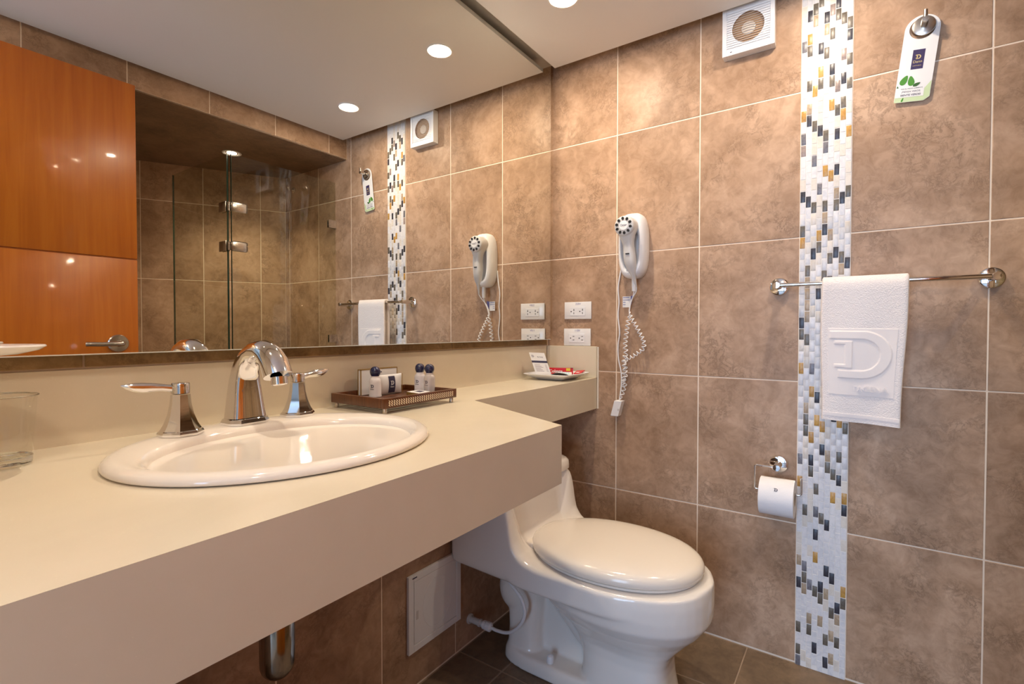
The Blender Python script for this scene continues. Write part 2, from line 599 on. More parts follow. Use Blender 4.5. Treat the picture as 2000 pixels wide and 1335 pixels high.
# bedroom beyond the doorway (behind the camera)
struct('floor_bedroom', B().box(-4.6, -2.25, -3.2, 0.9, -0.12, -0.001), mat('bedroom_floor', (0.30, 0.24, 0.19), 0.6))
struct('wall_bedroom', B().box(-4.75, -4.6, -3.2, 0.9, -0.12, 2.5).box(-4.6, -2.25, 0.9, 1.0, -0.12, 2.5)
       .box(-4.6, -2.25, -3.3, -3.2, -0.12, 2.5), mat('bedroom_paint', (0.66, 0.66, 0.66), 0.8))
struct('ceiling_bedroom', B().box(-4.6, -2.25, -3.2, 0.9, 2.4, 2.5), mat('bedroom_ceiling', (0.75, 0.75, 0.75), 0.8))

# ------------------------------------------------------------------ mosaic strip
PITCH = 0.03495
COLS = [(0.0155, 60, '......S.....O.SP...K..GO......KG..O.......S.O......T.K...G.GS'),
        (0.0341, 59, '...K.OG..G.TK......K.....GTTTT.G.....TGG......G....SGT......'),
        (0.0153, 60, '...GT.....O..G..S...G...K.........S.O...O.KG.........S..TG...'),
        (0.0337, 59, '..G...K.OG...K....S...OG...K........K.O.....G.S.K.O..G....K.'),
        (0.0159, 60, '....KT.G......GS.O..GTK...G.G..G.......O.K.....G.....KG.T....'),
        (0.0337, 59, '...P.G..KG.O.....O....T.G.K..............TG....K...K.T...G.K'),
        (0.0151, 60, '...KG.....P.G.K..K.TG...K.............K....G.O......K..G.T.T.'),
        (0.0344, 59, '....G..P.K.GO......K....GT............O..G.K..........KT.G..'),
        (0.0171, 60, '.....GK.G.G...O....G.....K.............G.....OK......OG......')]
strip = struct('trim_2', B().box(-0.0033, 0.0014, -0.9949, -0.8655, 0.0, ZT), M_GROUT_W)
CW = 0.1294 / 9
mos_me = B().box(-0.004, 0.0008, -(CW - 0.0009) / 2, (CW - 0.0009) / 2, -(PITCH - 0.0011) / 2, (PITCH - 0.0011) / 2, 0.0006, 2).mesh('mosaic_tile', True, 30)
mos_me.materials.append(MOS['W'])
allp = []
for c, (ph, n0, s) in enumerate(COLS):
    for j in range(len(s)):
        k = s[j]
        z = ph + (n0 - j) * PITCH
        y = -0.8655 - CW * (c + 0.5)
        if k == '.':
            k = random.choice('WWWWI')
        allp.append((0 if k in 'KGOTPS' else 1, abs(z - 1.0), y, z, k))
allp.sort(key=lambda q: q[:2])
for (p, d, y, z, k) in allp[:300]:
    o = bpy.data.objects.new('mosaic_tile', mos_me)
    C.objects.link(o)
    o.parent = strip
    o.location = (random.uniform(-0.0004, 0.0004), y, z)
    o.rotation_euler = (random.gauss(0, 0.012), 0, random.gauss(0, 0.01))
    o.scale = (1, random.uniform(0.93, 1.0), random.uniform(0.95, 1.0))
    o.material_slots[0].link = 'OBJECT'
    o.material_slots[0].material = MOS[k]
for kk in 'WI':
    b = B()
    for (p, d, y, z, k) in allp[300:]:
        if k == kk:
            zz0, zz1 = z - (PITCH - 0.0016) / 2, z + (PITCH - 0.0016) / 2
            if zz1 < 0.004:
                continue
            b.box(-0.004 + random.uniform(-0.0004, 0.0004), 0.0006, y - (CW - 0.001) / 2, y + (CW - 0.001) / 2, max(zz0, 0.001), zz1, 0.0006, 1)
    o = obj('mosaic_field', b, MOS[kk], strip, True, 30)
    o['kind'] = 'stuff'

# ------------------------------------------------------------------ mirror and the tile ledge under it
mirror = thing('wall_mirror', 'large frameless mirror covering the wall above the cream vanity backsplash', 'mirror', (-0.93, 0.0, 1.0046))
obj('glass', B().box(-2.115, -0.0378, 0.0, 0.005, 1.0046, 2.13), M_MIRROR, mirror, False)
obj('backing_board', B().box(-2.11, -0.046, 0.0052, YN - 0.001, 1.02, 2.12), mat('backing_board', (0.10, 0.085, 0.07), 0.7), mirror, False)
obj('polished_edge', B().box(-2.115, -0.0378, -0.0012, 0.0054, 1.0028, 1.0046), M_MIRROR_EDGE, mirror, False)
ledge = struct('trim_3', B().box(-2.115, -0.012, YN - 0.0035, YN + 0.002, 0.9790, 1.016), M_GROUT_D)
lay(ledge, grid([-2.115, -1.803, -1.503, -1.203, -0.8965, -0.5965, -0.2965, -0.0125], [0.9800, 1.018]), (0, YN - 0.0052, 0), (1, 0, 0), (0, 0, 1), M_TILE_T, gap=0.003, t=0.005)

# ------------------------------------------------------------------ vanity counter
ZV, YF, YS, XC, XI = 0.8565, -0.5405, -0.1865, -0.918, -0.7512
vanity = thing('vanity_counter', 'long cream solid-surface vanity counter with deep apron and narrow end shelf', 'counter', (-1.2, -0.25, 0.7415))
outer = [(-2.118, YF), (XC, YF), (XI, YS), (-0.0005, YS), (-0.0005, YN - 0.003), (-2.118, YN - 0.003)]
SX, SY, SA, SB = -1.315, -0.25, 0.243, 0.212
def counter_top():
    b = B()
    bm = b.bm
    for z, flip in ((ZV, False), (ZV - 0.02, True)):
        o = [bm.verts.new((x, y, z)) for x, y in outer]
        h = [bm.verts.new((SX + (SA - 0.02) * math.cos(2 * PI * k / 48), SY + (SB - 0.02) * math.sin(2 * PI * k / 48), z)) for k in range(48)]
        es = [bm.edges.new((o[i], o[(i + 1) % len(o)])) for i in range(len(o))] + [bm.edges.new((h[i], h[(i + 1) % 48])) for i in range(48)]
        bmesh.ops.triangle_fill(bm, use_beauty=True, use_dissolve=False, edges=es)
        if flip:
            for A, Bq in ((o0, o), (h0, h)):
                for i in range(len(A)):
                    j = (i + 1) % len(A)
                    bm.faces.new((A[i], A[j], Bq[j], Bq[i]))
        o0, h0 = o, h
    return b
obj('countertop', counter_top(), M_COUNTER, vanity, False)
ap = [(-2.118, YF), (XC, YF), (XI, YS), (-0.0005, YS)]
dd = (Vector((XI, YS)) - Vector((XC, YF))).normalized()
nl = Vector((-dd.y, dd.x))            # towards the inside of the counter
th = 0.02
def isect(p, d, q, e):
    den = d.x * e.y - d.y * e.x
    t = ((q - p).x * e.y - (q - p).y * e.x) / den
    return p + d * t
pin = Vector((XC, YF)) + nl * th
i1 = isect(Vector((0, YF + th)), Vector((1, 0)), pin, dd)
i2 = isect(Vector((0, YS + th)), Vector((1, 0)), pin, dd)
inn = [(-2.118, YF + th), tuple(i1), tuple(i2), (-0.0005, YS + th)]
ba = B()
zb, zt = 0.7415, ZV - 0.0200
for i in range(3):
    zb0 = 0.7415 if i < 2 else 0.7375
    ba.prism([(*ap[i], zb0), (*ap[i + 1], zb0), (*inn[i + 1], zb0), (*inn[i], zb0)], (0, 0, zt - zb0))
obj('apron', ba, M_COUNTER, vanity, False)
obj('backsplash', B().box(-2.118, -0.0125, YN - 0.003, YN + 0.0005, ZV - 0.01, 0.9785, 0.001, 1), M_COUNTER, vanity, False)
obj('side_backsplash', B().box(-0.012, -0.0005, -0.189, YN - 0.0035, ZV + 0.0002, 0.9775, 0.0012, 1), M_COUNTER, vanity, False)
obj('sealant_line', B().box(-0.003, -0.0004, -0.1945, -0.1885, 0.7375, 0.976), mat('sealant', (0.8, 0.72, 0.6), 0.5), vanity, False)

# ------------------------------------------------------------------ sink
sink = thing('sink', 'oval cream drop-in washbasin set into the vanity counter', 'sink', (SX, SY, ZV))
bs = B()
def ring(cx, cy, a, bb, z, N=72):
    return [(cx + a * math.cos(2 * PI * k / N), cy + bb * math.sin(2 * PI * k / N), z) for k in range(N)]
rings = [ring(SX, SY, SA - 0.006, SB - 0.006, ZV + 0.0006), ring(SX, SY, SA - 0.001, SB - 0.001, ZV + 0.002), ring(SX, SY, SA, SB, ZV + 0.005),
         ring(SX, SY, SA - 0.002, SB - 0.002, ZV + 0.009), ring(SX, SY, SA - 0.007, SB - 0.007, ZV + 0.0125), ring(SX, SY, SA - 0.014, SB - 0.014, ZV + 0.0145),
         ring(SX, SY - 0.002, SA - 0.022, SB - 0.022, ZV + 0.0142)]
BX, BY, BA_, BB_ = -1.318, -0.280, 0.206, 0.160
for f, z in ((1.03, 0.0135), (1.0, 0.0118), (0.975, 0.006), (0.955, -0.004), (0.93, -0.02), (0.885, -0.05), (0.82, -0.082), (0.72, -0.112), (0.56, -0.132), (0.38, -0.141), (0.2, -0.145), (0.105, -0.147)):
    rings.append(ring(BX, BY + 0.02 * (1 - f), BA_ * f, BB_ * f, ZV + z))
bs.loft(rings, True, False)
obj('basin', bs, M_PORC, sink, True, 60)
obj('drain', B().lathe((BX, BY + 0.018, ZV - 0.149), (0, 0, 1), [(0.024, 0), (0.024, 0.003), (0.020, 0.004), (0.016, 0.002), (0.004, 0.004), (0.0, 0.004)], 24), M_LENS, sink)

# ------------------------------------------------------------------ faucet
ZR = ZV + 0.0142
def oct_ring(cx, cy, z, hx, hy, ch=0.3, N=8):
    c = ch * min(hx, hy)
    return [(cx + x, cy + y, z) for x, y in ((hx, hy - c), (hx - c, hy), (-hx + c, hy), (-hx, hy - c), (-hx, -hy + c), (-hx + c, -hy), (hx - c, -hy), (hx, -hy + c))]
spx, spy = -1.298, -0.082
spout = thing('faucet', 'widespread chrome basin faucet with arched spout and two lever handles', 'faucet', (spx, spy, ZR))
def faucet_handle(x, y, side):
    b = B()
    prof = [(0.0, 0.0315), (0.004, 0.0320), (0.0075, 0.0300), (0.0085, 0.0282), (0.018, 0.0232), (0.033, 0.0180), (0.050, 0.0148), (0.066, 0.0134)]
    b.loft([oct_ring(x, y, ZR + z, h * 0.98, h * 0.92, 0.62) for z, h in prof])
    t = obj('handle', b, M_CHROME, spout, True, 28)
    b = B()
    b.lathe((x, y, ZR + 0.0672), (0, 0, 1), [(0.0120, 0), (0.0138, 0.001), (0.0138, 0.016), (0.0125, 0.018), (0.0, 0.0185)], 24)
    obj('hub', b, M_CHROME, t)
    b = B()
    rs = []
    # blade lever with an S curve, outwards from the hub
    pts = [(0.002, 0.0085, 0.0085, 0.0072), (0.014, 0.0095, 0.0080, 0.0058), (0.026, 0.0120, 0.0080, 0.0056), (0.040, 0.0132, 0.0096, 0.0070), (0.053, 0.0138, 0.0104, 0.0076), (0.064, 0.0150, 0.0092, 0.0064), (0.073, 0.0172, 0.0058, 0.0038), (0.079, 0.0192, 0.0010, 0.0008)]
    ca, sa = math.cos(0.12), math.sin(0.12)
    for d, h, wd, thk in pts:
        cxx, cyy = x + side * d * ca, y + d * sa
        r = []
        for k in range(16):
            a = 2 * PI * k / 16
            ly, lz = 0.62 * wd * math.cos(a), 1.06 * thk * math.sin(a)
            r.append((cxx - side * ly * sa, cyy + ly * ca, ZR + 0.0672 + h + lz))
        rs.append(r)
    b.loft(rs)
    obj('lever', b, M_CHROME, t, True, 50)
    return t
faucet_handle(-1.412, -0.098, -1)
faucet_handle(-1.195, -0.086, 1)
b = B()
rs = []
prof = [(0.0, 0.036, 0.030), (0.004, 0.0365, 0.0305), (0.010, 0.034, 0.028), (0.011, 0.0325, 0.0265)]
rs = [oct_ring(spx, spy, ZR + z, hx, hy, 0.45) for z, hx, hy in prof]
obj('spout_base', B().loft(rs), M_CHROME, spout, True, 28)
# column and arch: path in the plane of the outlet, section turning from a slab to a round pipe
path = [(0.0, 0.011), (0.0010, 0.033), (0.0015, 0.056), (0.001, 0.079), (-0.003, 0.098), (-0.012, 0.1145), (-0.027, 0.1285), (-0.046, 0.1365), (-0.067, 0.1365), (-0.085, 0.1285), (-0.0995, 0.1145), (-0.1090, 0.0975), (-0.1112, 0.0930)]
wid = [(0.0315, 0.0255), (0.0285, 0.0235), (0.0260, 0.0212), (0.0238, 0.0192), (0.0222, 0.0176), (0.0214, 0.0166), (0.0212, 0.0162), (0.0215, 0.0166), (0.0222, 0.0175), (0.0230, 0.0188), (0.0238, 0.0202), (0.0244, 0.0214), (0.0244, 0.0216)]
rs = []
for i, ((dy, dz), (hx, hy)) in enumerate(zip(path, wid)):
    a = path[max(i - 1, 0)]; c = path[min(i + 1, len(path) - 1)]
    ty, tz = c[0] - a[0], c[1] - a[1]
    ln = math.hypot(ty, tz); ty, tz = ty / ln, tz / ln
    ny, nz = -tz, ty           # in-plane normal
    sq = max(0.0, min(1.0, 1 - (i - 2) / 4.0))
    nexp = 2.0 + 2.6 * sq
    r = []
    for k in range(32):
        q = 2 * PI * k / 32
        c_, s_ = math.cos(q), math.sin(q)
        u = hx * math.copysign(abs(c_) ** (2 / nexp), c_)
        v = hy * math.copysign(abs(s_) ** (2 / nexp), s_)
        r.append((spx + u, spy + dy + ny * v, ZR + dz + nz * v))
    rs.append(r)
obj('spout', B().loft(rs), M_CHROME, spout, True, 40)
obj('aerator', B().lathe((spx, spy - 0.1135, ZR + 0.0915), (0, -0.16, -1), [(0.0135, 0.0), (0.0135, 0.013), (0.0115, 0.0145), (0.009, 0.0125), (0, 0.0125)], 28), M_CHROME, spout)

# ------------------------------------------------------------------ tumbler
gx, gy = -1.617, -0.054
t = thing('tumbler', 'clear empty glass tumbler on the counter left of the basin', 'glass', (gx, gy, ZV))
hgt = 0.097
obj('body', B().lathe((gx, gy, ZV), (0, 0, 1), [(0.0335, 0.0125), (0.0405, hgt - 0.001), (0.0398, hgt), (0.0388, hgt - 0.001), (0.0318, 0.0135)], 64, False, False), glass_mat('tumbler_wall', (0.992, 0.993, 0.985)), t, True, 60)
obj('rim', B().lathe((gx, gy, ZV), (0, 0, 1), [(0.0405 + 0.0009 * math.cos(a) - 0.0006, hgt - 0.0009 + 0.0011 * math.sin(a)) for a in [2 * PI * i / 8 for i in range(9)]], 64, False, False), M_TUMBLER, t, True, 60)
obj('base', B().lathe((gx, gy, ZV), (0, 0, 1), [(0.0, 0.0006), (0.0300, 0.0006), (0.0325, 0.003), (0.0335, 0.0123), (0.0315, 0.0132), (0.027, 0.0118), (0.0, 0.0112)], 64), M_TUMBLER, t, True, 40)

# ------------------------------------------------------------------ soap dish on a wall bracket, left edge of the picture
dx, dy, dz = -1.690, -0.118, 1.018
sd = thing('soap_dish', 'white glazed soap dish on a chrome bracket at the left edge over the counter', 'soap dish', (dx, dy, dz))
b = B()
rs = []
for f, z in ((0.18, -0.0085), (0.5, -0.0082), (0.75, -0.006), (0.93, -0.001), (1.0, 0.004), (0.99, 0.0062), (0.95, 0.0062), (0.8, 0.0045), (0.5, 0.003), (0.05, 0.003)):
    rs.append([(dx + 0.108 * f * math.cos(2 * PI * k / 40), dy + 0.075 * f * math.sin(2 * PI * k / 40), dz + z) for k in range(40)])
obj('dish', b.loft(rs), M_WHITE_G, sd, True, 60)
obj('bracket', B().tube([(dx - 0.06, dy, dz - 0.010), (-2.10, dy, dz - 0.010)], 0.006, 12).lathe((-2.1195, dy, dz - 0.010), (1, 0, 0), [(0.022, 0), (0.022, 0.006), (0.018, 0.009), (0, 0.009)], 24), M_CHROME, sd)

# ------------------------------------------------------------------ amenity tray
tx0, tx1, ty0, ty1, tz0, tz1 = -1.040, -0.800, -0.166, 0.022, 0.8690, 0.8910
tray = thing('amenity_tray', 'dark wooden amenity tray with slatted floor and pierced front rail', 'tray', ((tx0 + tx1) / 2, (ty0 + ty1) / 2, ZV))
wr = 0.010
obj('front_rail', B().box(tx0, tx1, ty0, ty0 + wr, tz0, tz1, 0.001, 2), M_TRAYWOOD, tray)
obj('back_rail', B().box(tx0 + wr, tx1 - wr, ty1 - wr, ty1, tz0, tz1, 0.001, 2), M_TRAYWOOD, tray)
obj('side_rail', B().box(tx0, tx0 + wr, ty0 + wr + 0.0002, ty1, tz0, tz1, 0.001, 2), M_TRAYWOOD, tray)
obj('side_rail', B().box(tx1 - wr, tx1, ty0 + wr + 0.0002, ty1, tz0, tz1, 0.001, 2), M_TRAYWOOD, tray)
for k in range(8):
    y0 = ty0 + wr + 0.003 + k * 0.0208
    obj('slat', B().box(tx0 + wr, tx1 - wr, y0, y0 + 0.0165, tz0 + 0.002, tz0 + 0.0088, 0.0008, 1), M_TRAYWOOD, tray)
lb = B()
nz_ = 30
for k in range(nz_):
    xx = tx0 + 0.012 + (tx1 - tx0 - 0.024) * (k + 0.5) / nz_
    hw = 0.0015
    zz = [tz0 + 0.0045 + i * 0.0026 for i in range(6)]
    off = [(-0.0016 if i % 2 else 0.0016) for i in range(6)]
    for i in range(5):
        lb.prism([(xx + off[i] - hw, ty0 - 0.0003, zz[i]), (xx + off[i] + hw, ty0 - 0.0003, zz[i]), (xx + off[i + 1] + hw, ty0 - 0.0003, zz[i + 1]), (xx + off[i + 1] - hw, ty0 - 0.0003, zz[i + 1])], (0, 0.0008, 0))
o = obj('pierced_inlay', lb, mat('inlay_cream', (0.72, 0.6, 0.42), 0.5), tray, False)
o['kind'] = 'stuff'
for fx, fy in ((tx0 + 0.010, ty0 + 0.009), (tx1 - 0.010, ty0 + 0.009), (tx0 + 0.010, ty1 - 0.009), (tx1 - 0.010, ty1 - 0.009)):
    obj('foot', B().lathe((fx, fy, ZV + 0.0003), (0, 0, 1), [(0.0042, 0), (0.005, 0.001), (0.005, 0.008), (0.0042, 0.0125)], 16), M_STEEL, tray)

ZTR = tz0 + 0.0089
def bottle(x, y, label, body_mat, ang):
    t = thing('toiletry_bottle', label, 'bottle', (x, y, ZTR), 'small toiletry bottles on the amenity tray')
    obj('body', B().lathe((x, y, ZTR), (0, 0, 1), [(0.0135, 0.0), (0.0152, 0.0008), (0.0155, 0.003), (0.0146, 0.0055), (0.0146, 0.036), (0.0138, 0.0415), (0.0115, 0.0455), (0.0098, 0.047), (0.0096, 0.0515), (0.0, 0.0515)], 32), body_mat, t, True, 50)
    obj('cap', B().lathe((x, y, ZTR + 0.0505), (0, 0, 1), [(0.0092, 0.0), (0.0098, 0.0010), (0.0122, 0.0062), (0.0130, 0.0110), (0.0124, 0.0158), (0.0102, 0.0200), (0.0066, 0.0228), (0.003, 0.0240), (0, 0.0242)], 28), M_NAVY, t, True, 50)
    rv = Vector((math.sin(ang), -math.cos(ang), 0))      # reading direction
    nv = Vector((-math.cos(ang), -math.sin(ang), 0))     # outward
    rv = Vector((0, 0, 1)).cross(nv) * 1.0
    p = Vector((x, y, ZTR)) + nv * 0.0147
    obj('print', logo_d(B(), p + Vector((0, 0, 0.0275)), rv, (0, 0, 1), 0.0078, 0.0004), M_INK, t, False)
    text_mesh('lettering', 'Dann', 0.0046, M_INK, t, p + Vector((0, 0, 0.0200)), rv, (0, 0, 1), 0.0003)
    return t
bottle(-0.960, -0.042, 'milky white bottle with navy ball cap at the left front of the tray', M_BOTTLE, 0.35)
bottle(-0.8175, -0.052, 'milky white bottle with navy ball cap, left one of the pair', M_BOTTLE, 0.25)
bottle(-0.8165, -0.0865, 'clear lotion bottle with navy ball cap at the right end of the tray', M_BOTTLE_C, 0.15)

def card_box(name, label, cat, x0, x1, y0, y1, z0, z1):
    t = thing(name, label, cat, ((x0 + x1) / 2, (y0 + y1) / 2, z0))
    e = 0.0012
    obj('carton', B().box(x0 + e, x1 - e, y0, y1, z0 + e, z1 - e, 0.0005, 1), M_PAPER, t)
    for (a0, a1) in ((x0, x0 + e * 1.6), (x1 - e * 1.6, x1)):
        obj('gold_edging', B().box(a0, a1, y0 - 0.0006, y0 + 0.0014, z0, z1), M_GOLD, t, False)
        obj('gold_edging', B().box(a0, a1, y1 - 0.0014, y1 + 0.0006, z0, z1), M_GOLD, t, False)
    obj('gold_edging', B().box(x0, x1, y0 - 0.0006, y1 + 0.0006, z1 - e, z1 + 0.0006), M_GOLD, t, False)
    return t
t = card_box('soap_carton', 'tall white soap carton with gold edges at the back of the tray', 'box', -0.972, -0.852, -0.002, 0.009, ZTR, 0.943)
obj('print', B().box(-0.916, -0.906, -0.0032, -0.0022, 0.9325, 0.9355), M_INK, t, False)
# pillow pack standing in front of the carton
t = thing('pillow_pack', 'white pillow-shaped soap pack with dark label standing in the tray', 'soap pack', (-0.90, -0.03, ZTR))
b = B()
rs = []
x0, x1, zc_, hz = -0.9465, -0.864, 0.9035, 0.0258
for i in range(13):
    s = i / 12
    x = x0 + (x1 - x0) * s
    sag = 0.004 * (1 - (2 * s - 1) ** 2)
    d = 0.009 * (0.45 + 0.55 * (1 - (2 * s - 1) ** 4))
    rs.append([(x + (0.0045 * (math.sin(2 * PI * k / 24)) ** 2 * -1 + 0.0045) * (1 if s < .5 else -1) * abs(2 * s - 1), -0.030 - d * math.cos(2 * PI * k / 24), zc_ + (hz - sag * 0.3) * math.sin(2 * PI * k / 24)) for k in range(24)])
obj('pack', b.loft(rs), M_PAPER, t, True, 50)
lb = B()
for i in range(8):
    a0, a1 = -0.95 + 1.9 * i / 8, -0.95 + 1.9 * (i + 1) / 8
    f = lambda a: (-0.030 - 0.0094 * math.cos(a), zc_ + hz * math.sin(a))
    (ya, za), (yb, zb_) = f(a0), f(a1)
    lb.prism([(-0.9135, ya, za), (-0.8925, ya, za), (-0.8925, yb, zb_), (-0.9135, yb, zb_)], (0, -0.0004, 0))
obj('label_print', lb, M_INK, t, False)
obj('logo', logo_d(B(), (-0.903, -0.0400, 0.9075), (1, 0, 0), (0, 0, 1), 0.0105, 0.0004), M_PAPER, t, False)
text_mesh('lettering', 'Dann', 0.0055, M_PAPER, t, (-0.903, -0.0401, 0.8975), (1, 0, 0), (0, 0, 1), 0.0003)
obj('gold_edging', B().tube([(x0 + 0.001 - 0.0022 * math.cos(a), -0.030 - 0.006 * math.cos(a), zc_ + hz * math.sin(a)) for a in [-1.5 + 3.0 * i / 12 for i in range(13)]], 0.0008, 6), M_GOLD, t)
obj('gold_edging', B().tube([(x1 + 0.0008, -0.033, zc_ - hz * 0.97), (x1 + 0.0008, -0.033, zc_ + hz * 0.97)], 0.0008, 6), M_GOLD, t)
# flat soap sachet lying on the slats
t = thing('flat_soap', 'flat white and gold soap sachet lying on the tray slats', 'soap', (-0.857, -0.09, ZTR))
q = [(-0.8925, -0.128), (-0.846, -0.119), (-0.838, -0.068), (-0.884, -0.071)]
obj('wrapper', B().prism([(x, y, ZTR + 0.0004) for x, y in q], (0, 0, 0.0062)), M_GOLD, t, False)
cq = Vector((sum(p[0] for p in q) / 4, sum(p[1] for p in q) / 4))
obj('face_label', B().prism([(cq.x + (x - cq.x) * 0.96, cq.y + (y - cq.y) * 0.96, ZTR + 0.0066) for x, y in q], (0, 0, 0.0006)), M_PAPER, t, False)
obj('print', B().prism([(cq.x + (x - cq.x) * 0.42 + 0.002, cq.y + (y - cq.y) * 0.42, ZTR + 0.0072) for x, y in q], (0, 0, 0.0003)), M_INK, t, False)

# ------------------------------------------------------------------ plate with dental kit on the end shelf
px0, px1, py0, py1 = -0.222, -0.026, -0.172, 0.016
plate = thing('square_plate', 'square white ceramic plate of amenities on the corner shelf', 'plate', (-0.124, -0.078, ZV))
cx, cyy = (px0 + px1) / 2, (py0 + py1) / 2
b = B()
prof = [(0.30, 0.0006), (0.58, 0.0006), (0.64, 0.003), (0.985, 0.0205), (1.0, 0.0222), (0.985, 0.0235), (0.94, 0.0218), (0.66, 0.0085), (0.55, 0.0065), (0.30, 0.006), (0.05, 0.006)]
rs = [rring(cx, cyy, ZV + z, (px1 - px0) / 2 * f, (py1 - py0) / 2 * f, 14, 64) for f, z in prof]
obj('body', b.loft(rs), mat('plate_glaze', (0.78, 0.78, 0.79), 0.1), plate, True, 45)
# price card leaning in the plate
card = thing('amenity_card', 'small printed card with dark band leaning in the square plate', 'card', (-0.19, -0.06, ZV + 0.01))
A0, A1 = Vector((-0.2040, -0.0345, 0.8795)), Vector((-0.1740, -0.0835, 0.8775))
up = Vector((0.006, 0.034, 0.0775))
rt = (A1 - A0)
nrm = rt.cross(up).normalized()
obj('card', B().prism([A0, A1, A1 + up, A0 + up], nrm * -0.0006), M_PAPER, card, False)
def onc(u, v):
    return A0 + rt * u + up * v + nrm * 0.0002
g = B().prism([onc(0.0, 0.52), onc(1, 0.52), onc(1, 0.62), onc(0, 0.62)], nrm * 0.0002)
obj('print', g, M_INK, card, False)
g = B()
for i in range(6):
    v = 0.12 + i * 0.058
    g.prism([onc(0.12, v), onc(0.62 - 0.08 * (i % 3), v), onc(0.62 - 0.08 * (i % 3), v + 0.022), onc(0.12, v + 0.022)], nrm * 0.0002)
    g.prism([onc(0.78, v), onc(0.9, v), onc(0.9, v + 0.022), onc(0.78, v + 0.022)], nrm * 0.0002)
obj('print', g, mat('grey_ink', (0.35, 0.3, 0.32), 0.6), card, False)
obj('logo', logo_d(B(), onc(0.17, 0.83), rt, up, 0.0085, 0.0003), M_INK, card, False)
text_mesh('lettering', 'By Soap', 0.0065, M_INK, card, onc(0.64, 0.80), rt, up, 0.0003)
# toothpaste carton
tp = thing('toothpaste_carton', 'red toothpaste carton lying at the back of the square plate', 'box', (-0.085, -0.07, ZV + 0.014))
o_ = Vector((-0.098, -0.0165, 0.0)); d_ = Vector((0.052, -0.106, 0)).normalized()
n_ = Vector((d_.y, -d_.x, 0)) * 1.0       # towards the camera side
def tpp(s, t_, z):
    return o_ + d_ * s + n_ * t_ + Vector((0, 0, z))
def tbox(s0, s1, t0, t1, z0, z1):
    return B().prism([tpp(s0, t0, z0), tpp(s1, t0, z0), tpp(s1, t1, z0), tpp(s0, t1, z0)], (0, 0, z1 - z0))
zb0 = ZV + 0.0145
obj('carton', tbox(0, 0.104, -0.010, 0.010, zb0, zb0 + 0.023), M_RED, tp, False)
obj('print', tbox(0.078, 0.094, 0.0099, 0.0103, zb0 + 0.012, zb0 + 0.0225), M_YELLOW, tp, False)
obj('print', tbox(0.094, 0.104, -0.008, 0.0103, zb0 + 0.0228, zb0 + 0.0234), M_INK, tp, False)
text_mesh('lettering', 'Colgate', 0.0165, M_PAPER, tp, tpp(0.038, 0.0103, zb0 + 0.0105), d_, (0, 0, 1), 0.0003, 0.0004)
# toothbrush pack
tb = thing('toothbrush_pack', 'pale blue striped toothbrush pack lying in front of the red carton', 'toothbrush', (-0.115, -0.105, ZV + 0.012))
def pk(x0, x1, y0, y1, z0, z1, tilt=0.35, c=(-0.118, -0.110, ZV + 0.0145)):
    Mx = Matrix.Translation(c) @ Matrix.Rotation(-1.05, 4, 'Z') @ Matrix.Rotation(tilt, 4, 'X')
    return B().box(x0, x1, y0, y1, z0, z1, 0.0006, 1, Mx)
obj('pack', pk(-0.026, 0.026, -0.011, 0.014, 0.0, 0.007), mat('clear_pack', (0.72, 0.72, 0.66), 0.25), tb, False)
for k in range(5):
    obj('stripe', pk(-0.018 + k * 0.0075, -0.0142 + k * 0.0075, -0.009, 0.0125, 0.0068, 0.0076), M_LBLUE, tb, False)
obj('handle', pk(-0.030, -0.020, -0.008, 0.004, 0.001, 0.006), M_BLUE, tb, False)
# red sachet
rsx = thing('red_sachet', 'flat red sachet on the right side of the square plate', 'sachet', (-0.066, -0.13, ZV + 0.02))
obj('wrapper', B().prism([(-0.100, -0.138, ZV + 0.0185), (-0.083, -0.158, ZV + 0.0195), (-0.034, -0.151, ZV + 0.027), (-0.040, -0.120, ZV + 0.024)], (0, 0, 0.0035)), M_RED, rsx, False)
obj('print', B().prism([(-0.090, -0.142, ZV + 0.0232), (-0.082, -0.151, ZV + 0.0236), (-0.070, -0.149, ZV + 0.0252), (-0.078, -0.140, ZV + 0.0250)], (0, 0, 0.0004)), M_PAPER, rsx, False)
# black comb
cb = thing('pocket_comb', 'black comb pack curled in the front of the square plate', 'comb', (-0.165, -0.10, ZV + 0.012))
b = B()
pth = [(-0.192, -0.092, ZV + 0.0175), (-0.176, -0.101, ZV + 0.0215), (-0.158, -0.108, ZV + 0.020), (-0.142, -0.118, ZV + 0.0175), (-0.130, -0.128, ZV + 0.0155)]
b.tube(pth, [0.0035, 0.006, 0.0065, 0.006, 0.003], 10)
obj('spine', b, M_BLACK, cb)
for k in range(9):
    s = k / 8
    x, y = -0.188 + 0.056 * s, -0.088 - 0.036 * s
    obj('tooth', B().box(x - 0.0009, x + 0.0009, y - 0.014, y + 0.006, ZV + 0.0125, ZV + 0.0165, 0.0004, 1), M_BLACK, cb, False)

